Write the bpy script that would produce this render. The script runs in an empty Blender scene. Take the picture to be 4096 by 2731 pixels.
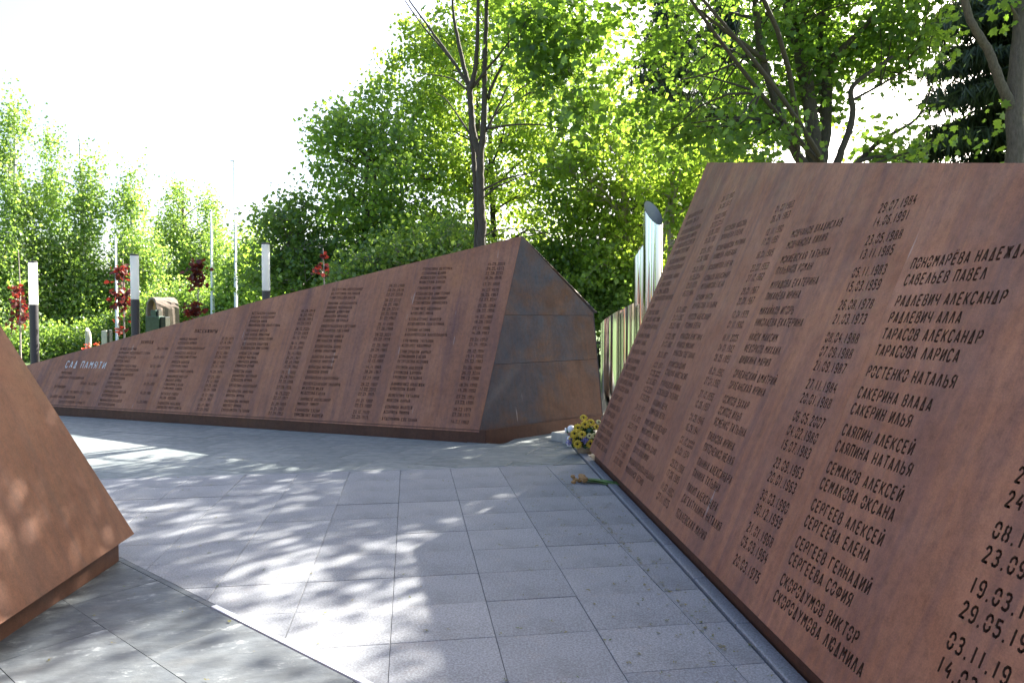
import bpy, math, random
import numpy as np
from mathutils import Vector, Matrix
from mathutils.geometry import delaunay_2d_cdt

random.seed(7); RNG = np.random.default_rng(11)
SC = bpy.context.scene
COL = SC.collection
R = math.radians
# ------------------------------------------------------------------ camera
EYE = 1.55; FPX = 2800.0; PCX, PCY, HORIZON = 2048.0, 1365.5, 1275.0
PITCH = math.atan((PCY - HORIZON) / FPX)
cam = bpy.data.objects.new('camera', bpy.data.cameras.new('camera'))
COL.objects.link(cam); SC.camera = cam
cam.data.sensor_width = 36; cam.data.lens = 36 * FPX / 4096
cam.data.clip_start = 0.05; cam.data.clip_end = 2000
cam.location = (0, 0, EYE); cam.rotation_euler = (R(90) - PITCH, 0, 0)
# ------------------------------------------------------------------ light
SUN_AZ, SUN_EL = R(42.5), R(38)
SUNV = Vector((math.sin(SUN_AZ) * math.cos(SUN_EL), math.cos(SUN_AZ) * math.cos(SUN_EL), math.sin(SUN_EL)))
W = bpy.data.worlds.new('World'); SC.world = W; W.use_nodes = True
wn = W.node_tree.nodes; wl = W.node_tree.links
sky = wn.new('ShaderNodeTexSky'); sky.sky_type = 'NISHITA'; sky.sun_disc = False
sky.sun_elevation = SUN_EL; sky.sun_rotation = SUN_AZ
sky.dust_density = 4.5; sky.air_density = 0.8; sky.ozone_density = 0.6
wl.new(sky.outputs[0], wn['Background'].inputs[0]); wn['Background'].inputs[1].default_value = 0.085
sun = bpy.data.objects.new('sun', bpy.data.lights.new('sun', 'SUN')); COL.objects.link(sun)
sun.data.energy = 5.0; sun.data.angle = R(0.53); sun.data.color = (1.0, 0.93, 0.82)
sun.rotation_euler = SUNV.to_track_quat('Z', 'Y').to_euler(); sun.location = SUNV * 60
SC.view_settings.view_transform = 'Standard'; SC.view_settings.look = 'None'
SC.view_settings.gamma = 1; SC.view_settings.use_curve_mapping = False
SC.view_settings.exposure = 2.65
SC.render.engine = 'CYCLES'
# ------------------------------------------------------------------ pixel helpers (photograph pixels, 4096 wide)
CP, SP = math.cos(PITCH), math.sin(PITCH)
def ray(x, y):
    a = (x - PCX) / FPX; b = (PCY - y) / FPX
    return np.array([a, CP + b * SP, -SP + b * CP])
ORG = np.array([0, 0, EYE])
def ground(x, y, z=0.0):
    r = ray(x, y); return ORG + r * ((z - EYE) / r[2])
def at(x, y, d):
    """point seen at pixel (x, y) at forward distance d (metres along the ground)"""
    r = ray(x, y); return ORG + r * (d / r[1])
def at2(x, y, d): return at(x * 1.7415, y * 1.7415, d)
# ------------------------------------------------------------------ object helpers
def link(name, me, mats=None, parent=None):
    o = bpy.data.objects.new(name, me); COL.objects.link(o)
    if mats is not None and me is not None and not me.materials:
        for m in (mats if isinstance(mats, (list, tuple)) else [mats]): me.materials.append(m)
    if parent is not None: o.parent = parent
    return o
def tag(o, label=None, cat=None, group=None, kind=None):
    if label: o['label'] = label
    if cat: o['category'] = cat
    if group: o['group'] = group
    if kind: o['kind'] = kind
    return o
def empty(name, loc=(0, 0, 0), label=None, cat=None, group=None):
    o = bpy.data.objects.new(name, None); COL.objects.link(o); o.location = Vector([float(v) for v in loc])
    return tag(o, label, cat, group)
def copy_tree(o, parent=None):
    c = o.copy(); COL.objects.link(c); c.parent = parent
    for ch in list(o.children): copy_tree(ch, c)
    return c
def np_mesh(name, verts, faces_sizes=None, loops=None, faces=None, uv=None, smooth=False, mat_idx=None):
    me = bpy.data.meshes.new(name)
    verts = np.asarray(verts, dtype=np.float32)
    if faces is not None:
        faces = np.asarray(faces); loops = faces.ravel(); faces_sizes = np.full(len(faces), faces.shape[1])
    loops = np.asarray(loops, dtype=np.int32); sizes = np.asarray(faces_sizes, dtype=np.int32)
    me.vertices.add(len(verts)); me.vertices.foreach_set('co', verts.ravel())
    me.loops.add(len(loops)); me.loops.foreach_set('vertex_index', loops)
    me.polygons.add(len(sizes))
    starts = np.concatenate([[0], np.cumsum(sizes)[:-1]]).astype(np.int32)
    me.polygons.foreach_set('loop_start', starts)
    try: me.polygons.foreach_set('loop_total', sizes)
    except Exception: pass
    if mat_idx is not None: me.polygons.foreach_set('material_index', np.asarray(mat_idx, dtype=np.int32))
    if uv is not None:
        l = me.uv_layers.new(name='UVMap'); l.data.foreach_set('uv', np.asarray(uv, dtype=np.float32)[loops].ravel())
    me.update(calc_edges=True); me.validate()
    me.polygons.foreach_set('use_smooth', np.full(len(me.polygons), bool(smooth)))
    return me
class MB:
    def __init__(s): s.v = []; s.f = []; s.sm = []
    def add(s, vs, fs):
        b = len(s.v); s.v += [tuple(map(float, p)) for p in vs]; s.f += [tuple(i + b for i in f) for f in fs]
    def box(s, c, size, rz=0.0, ch=0.0):
        hx, hy, hz = [q / 2 for q in size]; c = np.array(c, float)
        ca, sa = math.cos(rz), math.sin(rz)
        def T(x, y, z): return (c[0] + x * ca - y * sa, c[1] + x * sa + y * ca, c[2] + z)
        if ch <= 0:
            vs = [T(x, y, z) for z in (-hz, hz) for x, y in ((-hx, -hy), (hx, -hy), (hx, hy), (-hx, hy))]
            s.add(vs, [(3, 2, 1, 0), (4, 5, 6, 7), (0, 1, 5, 4), (1, 2, 6, 5), (2, 3, 7, 6), (3, 0, 4, 7)])
        else:
            rings = [(-hz, 0), (hz - ch, 0), (hz, ch)]
            vs = []
            for z, i in rings: vs += [T(x, y, z) for x, y in ((-hx + i, -hy + i), (hx - i, -hy + i), (hx - i, hy - i), (-hx + i, hy - i))]
            fs = [(3, 2, 1, 0), (8, 9, 10, 11)]
            for k in (0, 4):
                for i in range(4): fs.append((k + i, k + (i + 1) % 4, k + 4 + (i + 1) % 4, k + 4 + i))
            s.add(vs, fs)
    def tube(s, pts, rad, n=8, cap=True):
        pts = [np.array(p, float) for p in pts]; m = len(pts)
        if not hasattr(rad, '__len__'): rad = [rad] * m
        b = len(s.v); prev = None
        for i, p in enumerate(pts):
            t = pts[min(i + 1, m - 1)] - pts[max(i - 1, 0)]; t = t / (np.linalg.norm(t) + 1e-9)
            if prev is None:
                a = np.array([1.0, 0, 0]) if abs(t[0]) < .8 else np.array([0, 1.0, 0])
            else: a = prev
            x = a - t * (a @ t); x /= np.linalg.norm(x) + 1e-9; prev = x; y = np.cross(t, x)
            for k in range(n):
                q = 2 * math.pi * k / n
                s.v.append(tuple(p + (x * math.cos(q) + y * math.sin(q)) * rad[i]))
        for i in range(m - 1):
            for k in range(n):
                k2 = (k + 1) % n
                s.f.append((b + i * n + k, b + i * n + k2, b + (i + 1) * n + k2, b + (i + 1) * n + k))
        if cap:
            s.f.append(tuple(b + k for k in reversed(range(n)))); s.f.append(tuple(b + (m - 1) * n + k for k in range(n)))
    def lathe(s, prof, n=24, c=(0, 0, 0)):
        b = len(s.v)
        for r, z in prof:
            for k in range(n):
                q = 2 * math.pi * k / n; s.v.append((c[0] + r * math.cos(q), c[1] + r * math.sin(q), c[2] + z))
        for i in range(len(prof) - 1):
            for k in range(n):
                k2 = (k + 1) % n
                s.f.append((b + i * n + k, b + i * n + k2, b + (i + 1) * n + k2, b + (i + 1) * n + k))
        s.f.append(tuple(b + k for k in reversed(range(n)))); s.f.append(tuple(b + (len(prof) - 1) * n + k for k in range(n)))
    def build(s, name, mat, parent=None, smooth=False, off=None):
        me = bpy.data.meshes.new(name)
        vs = s.v if off is None else [(a - off[0], b - off[1], c - off[2]) for a, b, c in s.v]
        me.from_pydata(vs, [], s.f); me.update()
        if smooth: me.polygons.foreach_set('use_smooth', np.ones(len(me.polygons), dtype=bool))
        return link(name, me, mat, parent)
# ------------------------------------------------------------------ materials
def newmat(name):
    m = bpy.data.materials.new(name); m.use_nodes = True
    return m, m.node_tree.nodes, m.node_tree.links, m.node_tree.nodes['Principled BSDF']
def ramp(nt, stops, src, interp='LINEAR'):
    r = nt.nodes.new('ShaderNodeValToRGB'); e = r.color_ramp.elements; r.color_ramp.interpolation = interp
    while len(e) < len(stops): e.new(0.5)
    for el, (p, c) in zip(e, stops):
        el.position = p; el.color = (c[0], c[1], c[2], 1) if hasattr(c, '__len__') else (c, c, c, 1)
    nt.links.new(src, r.inputs[0]); return r.outputs[0]
def noise(nt, vec, scale, detail=5, rough=.55, sc=None, dist=0.0, off=None):
    n = nt.nodes.new('ShaderNodeTexNoise'); n.inputs['Scale'].default_value = scale
    n.inputs['Detail'].default_value = detail; n.inputs['Roughness'].default_value = rough; n.inputs['Distortion'].default_value = dist
    if sc is not None or off is not None:
        mp = nt.nodes.new('ShaderNodeMapping')
        if sc is not None: mp.inputs['Scale'].default_value = sc
        if off is not None: mp.inputs['Location'].default_value = off
        nt.links.new(vec, mp.inputs[0]); vec = mp.outputs[0]
    nt.links.new(vec, n.inputs['Vector']); return n.outputs[0]
def mix(nt, fac, a, b, mode='MIX'):
    n = nt.nodes.new('ShaderNodeMix'); n.data_type = 'RGBA'; n.blend_type = mode
    for i, v in ((0, fac), (6, a), (7, b)):
        if isinstance(v, (int, float)): n.inputs[i].default_value = v
        elif isinstance(v, tuple): n.inputs[i].default_value = (*v, 1)
        else: nt.links.new(v, n.inputs[i])
    return n.outputs[2]
def bump(nt, h, bsdf, st=.3, dist=.01):
    b = nt.nodes.new('ShaderNodeBump'); b.inputs['Strength'].default_value = st; b.inputs['Distance'].default_value = dist
    nt.links.new(h, b.inputs['Height']); nt.links.new(b.outputs[0], bsdf.inputs['Normal'])
def coords(nt, which='Object'):
    return nt.nodes.new('ShaderNodeTexCoord').outputs[which]
def simple(name, col, rough=.6, metal=0.0, var=.15, scale=30, bmp=0.0):
    m, n, l, b = newmat(name); v = coords(m.node_tree)
    f = noise(m.node_tree, v, scale)
    c = mix(m.node_tree, f, tuple(q * (1 - var) for q in col), tuple(min(1, q * (1 + var)) for q in col))
    l.new(c, b.inputs['Base Color']); b.inputs['Roughness'].default_value = rough; b.inputs['Metallic'].default_value = metal
    if bmp: bump(m.node_tree, f, b, bmp)
    return m

def corten(name, base, light, purple, orange, streak=.5, orange_amt=.35, mill=None):
    """weathering steel: rust ground colour, run-off streaks along V, purple-brown and orange patches (UV in metres)"""
    m, n, l, b = newmat(name); nt = m.node_tree; uv = coords(nt, 'UV')
    oi = nt.nodes.new('ShaderNodeObjectInfo')
    add = nt.nodes.new('ShaderNodeVectorMath'); add.operation = 'ADD'; l.new(uv, add.inputs[0])
    sc = nt.nodes.new('ShaderNodeVectorMath'); sc.operation = 'SCALE'; sc.inputs[0].default_value = (13, 7, 3)
    l.new(oi.outputs['Random'], sc.inputs['Scale']); l.new(sc.outputs[0], add.inputs[1]); uv2 = add.outputs[0]
    c = mix(nt, ramp(nt, [(.35, 0), (.7, 1)], noise(nt, uv2, 1.6, 8, .65)), base, light)
    st = ramp(nt, [(.44, 0), (.56, .45), (.7, 1)], noise(nt, uv2, 1.0, 8, .66, sc=(6, .42, 1), dist=.5))
    f1 = nt.nodes.new('ShaderNodeMath'); f1.operation = 'MULTIPLY'; f1.inputs[1].default_value = streak; l.new(st, f1.inputs[0])
    c = mix(nt, f1.outputs[0], c, purple)
    pt = ramp(nt, [(.56, 0), (.74, 1)], noise(nt, uv2, .9, 7, .62, off=(4, 9, 0)))
    f2 = nt.nodes.new('ShaderNodeMath'); f2.operation = 'MULTIPLY'; f2.inputs[1].default_value = orange_amt; l.new(pt, f2.inputs[0])
    c = mix(nt, f2.outputs[0], c, orange)
    if mill:
        ml = ramp(nt, [(.42, 0), (.56, 1)], noise(nt, uv2, .85, 9, .68, off=(2, 5, 0), dist=.3))
        fl = ramp(nt, [(.3, .55), (.7, 1)], noise(nt, uv2, 9, 6, .7, sc=(1.6, .6, 1)))
        f3 = nt.nodes.new('ShaderNodeMath'); f3.operation = 'MULTIPLY'; l.new(ml, f3.inputs[0]); l.new(fl, f3.inputs[1])
        c = mix(nt, f3.outputs[0], c, mill)
    fine = noise(nt, uv2, 150, 4, .7)
    c = mix(nt, .55, c, ramp(nt, [(.3, .4), (.7, 1.05)], fine), 'MULTIPLY')
    c = mix(nt, .8, c, ramp(nt, [(.3, .62), (.5, 1.0), (.7, 1.22)], noise(nt, uv2, 26, 7, .75, sc=(1, .7, 1))), 'MULTIPLY')
    run = ramp(nt, [(.5, 0), (.62, 1)], noise(nt, uv2, 1.0, 5, .6, sc=(26, .9, 1), off=(5, 1, 0)))
    fr = nt.nodes.new('ShaderNodeMath'); fr.operation = 'MULTIPLY'; fr.inputs[1].default_value = .28; l.new(run, fr.inputs[0])
    c = mix(nt, fr.outputs[0], c, purple)
    c = mix(nt, 1.0, c, (1.5, 1.47, 1.5), 'MULTIPLY')
    # scratches
    sq = ramp(nt, [(.755, 0), (.775, 1)], noise(nt, uv2, 2.2, 2, .4, sc=(9, .8, 1), off=(1, 3, 0)))
    f4 = nt.nodes.new('ShaderNodeMath'); f4.operation = 'MULTIPLY'; f4.inputs[1].default_value = .5; l.new(sq, f4.inputs[0])
    c = mix(nt, f4.outputs[0], c, (.42, .36, .33))
    l.new(c, b.inputs['Base Color'])
    l.new(ramp(nt, [(.3, .5), (.8, .78)], noise(nt, uv2, 5, 5)), b.inputs['Roughness'])
    b.inputs['Specular IOR Level'].default_value = .35
    bump(nt, fine, b, .18, .003)
    return m
M_CORTEN = corten('weathering_steel', (.195, .082, .041), (.275, .128, .070), (.098, .050, .043), (.31, .135, .052), .85, .5)
M_CORTEN_L = corten('weathering_steel_shaded', (.092, .039, .020), (.122, .056, .031), (.062, .033, .024), (.15, .064, .026), .7, .5)  # same steel darkened: shade on the near wall put into the colour
M_CORTEN_D = corten('weathering_steel_mill_scale', (.085, .038, .018), (.12, .058, .028), (.05, .03, .022), (.19, .08, .024), .5, .6, mill=(.040, .045, .054))
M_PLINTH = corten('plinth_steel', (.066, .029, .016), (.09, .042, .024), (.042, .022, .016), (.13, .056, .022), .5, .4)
M_INNER = simple('rusted_inside', (.15, .062, .038), .9)
M_CUT = simple('letter_glint_edge', (.28, .18, .14), .28, .7)  # bright metal on rusty cut sides, painting the light glints in the letters
M_TITLE_SKY = simple('title_sky_white', (.6, .62, .64), .4, var=.04)  # white stands in for sky light showing through the title letters

def granite():
    m, n, l, b = newmat('grey_granite'); nt = m.node_tree; v = coords(nt); oi = nt.nodes.new('ShaderNodeObjectInfo')
    tone = ramp(nt, [(0, (.180, .194, .218)), (.5, (.2, .214, .237)), (1, (.22, .233, .254))], oi.outputs['Random'])
    sp = ramp(nt, [(.34, .62), (.5, .95), (.68, 1.35)], noise(nt, v, 95, 3, .75))
    c = mix(nt, 1.0, tone, sp, 'MULTIPLY')
    st = ramp(nt, [(.4, 1.06), (.55, .95), (.72, .66)], noise(nt, v, 1.6, 8, .68))
    c = mix(nt, 1.0, c, st, 'MULTIPLY')
    ru = ramp(nt, [(.62, 0), (.78, .6)], noise(nt, v, 1.5, 5, .6, off=(3, 8, 1)))
    c = mix(nt, ru, c, (.24, .19, .14))
    l.new(c, b.inputs['Base Color']); b.inputs['Roughness'].default_value = .72
    bump(nt, noise(nt, v, 140, 3, .7), b, .35, .004); return m
def slate(name, t0, t1):
    m, n, l, b = newmat(name); nt = m.node_tree; v = coords(nt); oi = nt.nodes.new('ShaderNodeObjectInfo')
    mp = nt.nodes.new('ShaderNodeMapping'); mp.inputs['Rotation'].default_value = (0, 0, R(-12)); l.new(v, mp.inputs[0]); vv = mp.outputs[0]
    tone = ramp(nt, [(0, t0), (1, t1)], oi.outputs['Random'])
    c = mix(nt, 1.0, tone, ramp(nt, [(.3, .7), (.7, 1.35)], noise(nt, vv, 5, 8, .7, sc=(1, 3.2, 1), dist=.6)), 'MULTIPLY')
    ve = ramp(nt, [(.56, 0), (.66, .6)], noise(nt, vv, 3.4, 14, .82, sc=(1, 2.2, 1), dist=.3, off=(7, 2, 0)))
    c = mix(nt, ve, c, (.40, .43, .44))
    du = ramp(nt, [(.52, 0), (.8, .3)], noise(nt, v, 1.2, 6, .6, off=(1, 5, 0)))
    c = mix(nt, du, c, (.30, .28, .24))
    l.new(c, b.inputs['Base Color']); l.new(ramp(nt, [(.3, .42), (.7, .7)], noise(nt, v, 7)), b.inputs['Roughness'])
    bump(nt, noise(nt, vv, 16, 8, .7, sc=(1, 2, 1)), b, .35, .012); return m
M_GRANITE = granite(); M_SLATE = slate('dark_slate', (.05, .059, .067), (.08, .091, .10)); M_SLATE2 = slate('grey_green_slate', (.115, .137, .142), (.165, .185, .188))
M_BED = simple('joint_mortar', (.15, .14, .125), .95, scale=60)
M_CHROME, _n, _l, _b = newmat('polished_stainless')
_b.inputs['Metallic'].default_value = 1; _b.inputs['Base Color'].default_value = (.80, .81, .80, 1)
_l.new(ramp(M_CHROME.node_tree, [(.3, .035), (.7, .09)], noise(M_CHROME.node_tree, coords(M_CHROME.node_tree), 2.5, 3, sc=(6, 6, .4))), _b.inputs['Roughness'])
M_PIPEIN = simple('dull_steel_inside', (.26, .27, .29), .6, .3)
M_STRIP = simple('white_aluminium_strip', (.72, .74, .76), .35, .0, var=.05)
M_BLACK = simple('black_post_paint', (.035, .033, .04), .45)
M_POLE = simple('white_pole_paint', (.50, .54, .55), .4, var=.05)

def leafmat(name, dark, light, trans, tmix=.5):
    m = bpy.data.materials.new(name); m.use_nodes = True; nt = m.node_tree; nt.nodes.clear(); l = nt.links
    out = nt.nodes.new('ShaderNodeOutputMaterial'); geo = nt.nodes.new('ShaderNodeNewGeometry')
    c = ramp(nt, [(0, dark), (1, light)], geo.outputs['Random Per Island'])
    t = mix(nt, geo.outputs['Random Per Island'], tuple(q * .7 for q in trans), tuple(min(1, q * 1.25) for q in trans))
    d = nt.nodes.new('ShaderNodeBsdfDiffuse'); l.new(c, d.inputs[0])
    tr = nt.nodes.new('ShaderNodeBsdfTranslucent'); l.new(t, tr.inputs[0])
    g = nt.nodes.new('ShaderNodeBsdfGlossy'); g.inputs['Roughness'].default_value = .45; g.inputs[0].default_value = (.6, .65, .6, 1)
    ms = nt.nodes.new('ShaderNodeMixShader'); ms.inputs[0].default_value = tmix
    l.new(d.outputs[0], ms.inputs[1]); l.new(tr.outputs[0], ms.inputs[2])
    m2 = nt.nodes.new('ShaderNodeMixShader'); m2.inputs[0].default_value = .06
    l.new(ms.outputs[0], m2.inputs[1]); l.new(g.outputs[0], m2.inputs[2]); l.new(m2.outputs[0], out.inputs[0])
    return m
M_MAPLE = leafmat('maple_leaf', (.035, .085, .02), (.075, .15, .03), (.25, .42, .04), .5)
M_LIME = leafmat('bright_maple_leaf', (.06, .12, .02), (.11, .19, .035), (.42, .60, .06), .56)
M_LINDEN = leafmat('linden_leaf', (.03, .075, .022), (.065, .13, .03), (.40, .62, .07), .54)
M_BIRCH = leafmat('birch_leaf', (.06, .115, .025), (.11, .18, .045), (.33, .52, .08), .5)
M_SHRUB = leafmat('shrub_leaf', (.035, .085, .025), (.08, .16, .04), (.30, .46, .06), .48)
M_RED = leafmat('crimson_leaf', (.045, .010, .012), (.11, .022, .02), (.24, .025, .018), .36)
M_SPRUCE = leafmat('spruce_needle', (.016, .032, .018), (.04, .062, .03), (.06, .09, .03), .2)
def barkmat(name, a, b_, sc=(8, 8, 2), birch=False):
    m, n, l, b = newmat(name); nt = m.node_tree; v = coords(nt)
    f = noise(nt, v, 5, 8, .7, sc=sc); c = ramp(nt, [(.3, a), (.7, b_)], f)
    if birch:
        k = ramp(nt, [(.56, 0), (.6, 1)], noise(nt, v, 3, 4, .6, sc=(1.2, 1.2, 5)))
        c = mix(nt, k, c, (.03, .028, .026))
    l.new(c, b.inputs['Base Color']); b.inputs['Roughness'].default_value = .9; bump(nt, f, b, .6, .02); return m
M_BARK = barkmat('grey_brown_bark', (.05, .04, .034), (.13, .105, .09))
M_BARKD = barkmat('dark_maple_bark', (.03, .026, .022), (.085, .07, .058))
M_BIRCHBARK = barkmat('birch_bark', (.5, .49, .46), (.68, .67, .64), birch=True)
M_PALEBARK = barkmat('pale_stem_bark', (.22, .19, .17), (.36, .32, .29))

# ------------------------------------------------------------------ ground
def grassmat():
    m, n, l, b = newmat('lawn_ground'); nt = m.node_tree; v = coords(nt)
    c = ramp(nt, [(.3, (.035, .065, .015)), (.55, (.07, .12, .03)), (.8, (.10, .12, .05))], noise(nt, v, 1.2, 9, .7))
    l.new(c, b.inputs['Base Color']); b.inputs['Roughness'].default_value = 1; bump(nt, noise(nt, v, 30, 6), b, .8, .05); return m
mb = MB(); S = 600
mb.add([(-S, -S, -.06), (S, -S, -.06), (S, S, -.06), (-S, S, -.06)], [(0, 1, 2, 3)])
tag(mb.build('ground', grassmat()), 'grassy earth around the memorial plaza', kind='structure')
# ------------------------------------------------------------------ paving
PA = np.array([-.1464, 1.0]); PA /= np.linalg.norm(PA); PB = np.array([PA[1], -PA[0]])
STRIP0 = np.array([-1.61, 3.73]); STRIP1 = np.array([-.63, 2.94])
SD = (STRIP1 - STRIP0) / np.linalg.norm(STRIP1 - STRIP0); SNORM = np.array([-SD[1], SD[0]])   # points to the granite side
def clip(poly, p, n):
    """keep the part of poly with (q-p).n >= 0"""
    out = []
    for i in range(len(poly)):
        a, b = poly[i], poly[(i + 1) % len(poly)]; da, db = (a - p) @ n, (b - p) @ n
        if da >= 0: out.append(a)
        if (da > 0) != (db > 0) and abs(da - db) > 1e-9: out.append(a + (b - a) * (da / (da - db)))
    return out
def area(poly): return abs(sum(poly[i][0] * poly[(i + 1) % len(poly)][1] - poly[(i + 1) % len(poly)][0] * poly[i][1] for i in range(len(poly)))) / 2
def slab(poly, mat, parent, th=.05, gap=.0010, name='paving_slab'):
    c = sum(poly) / len(poly); n = len(poly)
    dz = random.uniform(-.0018, .0018); tx, ty = random.uniform(-.002, .002), random.uniform(-.002, .002)
    def sh(q, k):
        d = c - q; L = np.linalg.norm(d); return q + d / L * min(k * 1.4, L * .4)
    vs = []
    for k, z in ((gap, -th), (gap, -.003), (gap + .0018, 0.0)):
        for q in poly:
            p = sh(q, k) - c; vs.append((p[0], p[1], z + dz + p[0] * tx + p[1] * ty))
    fs = [tuple(reversed(range(n))), tuple(2 * n + i for i in range(n))]
    for k in (0, n):
        for i in range(n): fs.append((k + i, k + (i + 1) % n, k + n + (i + 1) % n, k + n + i))
    me = bpy.data.meshes.new(name); me.from_pydata(vs, [], fs); me.update()
    o = link(name, me, mat, parent); o.location = (c[0], c[1], 0); return o
bed = MB(); bed.add([(-14, -3, -.045), (6, -3, -.045), (6, 14, -.045), (-14, 14, -.045)], [(0, 1, 2, 3)])
bed = tag(bed.build('plaza_paving', M_BED), 'paved plaza of granite and slate slabs between the steel walls', kind='structure')
# plinth line of the tall right-hand wall
WR = np.array([.0783, -.9969]); PLR = np.array([1.27, 2.98])
WALLN = np.array([-WR[1], WR[0]]); WALLN = WALLN if WALLN[0] < 0 else -WALLN     # to the plaza side
blines = [-.098 + .5075 * k for k in range(-16, 4)]; alines = [2.912 + .4325 * k for k in range(-5, 11)]
gp = bed
for i in range(len(blines)):
    for j in range(len(alines) - 1):
        b0 = blines[i]; b1 = blines[i + 1] if i + 1 < len(blines) else 2.2
        pl = [PB * u + PA * v for u, v in ((b0, alines[j]), (b1, alines[j]), (b1, alines[j + 1]), (b0, alines[j + 1]))]
        pl = clip(pl, STRIP0 + SNORM * .017, SNORM)
        if len(pl) > 2: pl = clip(pl, PLR + WALLN * .115, WALLN)
        if len(pl) > 2 and area(pl) > .0006: slab(pl, M_GRANITE, gp)
# slate field beside the near wall
nn = 0
for r in range(0, 7):
    off = (-4.62 if r % 2 == 0 else -3.76 - .92)
    for k in range(-2, 7):
        s0 = off + .92 * k + (.40 if r == 0 else 0); s1 = s0 + .92
        d1 = -.017 - .46 * r + (STRIP0 @ SNORM); d0 = d1 - .46
        pl = [SD * a + SNORM * b for a, b in ((s0, d0), (s1, d0), (s1, d1), (s0, d1))]
        cc = sum(pl) / 4
        if cc[0] < -2.9 or cc[1] < .6 or cc[0] > .8: continue
        pl = clip(pl, np.array([-2.50, 4.0]), np.array([1.0, .05]))
        if len(pl) > 2 and area(pl) > .0006: slab(pl, M_SLATE, gp)
for a, b in ((-3.05, -1.72), (-1.715, -.012)):
    slab([STRIP0 + SD * x + SNORM * y for x, y in ((a, -.016), (b, -.016), (b, .016), (a, .016))], M_SLATE, gp)
# slate field in front of the long wall, beyond the thin steel line
WM = np.array([.9387, -.3454]); NM = np.array([.3454, .9387])
for r in range(0, 11):
    for k in range(-13, 4):
        s0 = 1.8 + .95 * k + (.475 if r % 2 else 0); d0 = 6.02 + .475 * r - 1.3
        pl = [WM * (a - 2.5) + NM * b for a, b in ((s0, d0), (s0 + .95, d0), (s0 + .95, d0 + .475), (s0, d0 + .475))]
        pl = clip(pl, PA * 7.262, PA)
        if len(pl) > 2: pl = clip(pl, np.array([-.33, 8.67]) + NM * -.02, -NM) if sum(pl)[0] / len(pl) < -.2 else pl
        if len(pl) > 2: pl = clip(pl, PLR + WALLN * .115, WALLN)
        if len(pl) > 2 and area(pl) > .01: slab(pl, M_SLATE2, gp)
# inlaid metal strips
sb = MB(); ang = math.atan2(SD[1], SD[0]); c = STRIP0 + SD * 1.45
sb.box((c[0], c[1], .001), (2.9, .032, .012), ang, .002)
tag(sb.build('metal_inlay_strip', M_STRIP), 'bright metal strip set diagonally between granite and dark slate', 'strip')
sb = MB(); c = PB * -3.3 + PA * 7.249; sb.box((c[0], c[1], -.004), (9.6, .010, .012), math.atan2(PB[1], PB[0]), .001)
tag(sb.build('metal_inlay_strip', simple('dull_zinc_strip', (.36, .38, .39), .5)), 'thin pale metal line between granite slabs and far slate', 'strip')
# stone edging along the tall wall
kp = None
kroot = empty('stone_edging', (1.2, 4, 0), 'narrow grey stone edging along the foot of the tall name wall', 'edging')
for k in range(-2, 11):
    q0 = PLR + WR * (-4.86 + .62 * k); q1 = q0 + WR * (.614)
    kb = MB(); cc = (q0 + q1) / 2 + WALLN * .058
    kb.box((cc[0] - 1.2, cc[1] - 4, -.012), (.614, .082, .05), math.atan2(WR[1], WR[0]), .006)
    kb.build('edging_stone', M_GRANITE, kroot)

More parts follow.
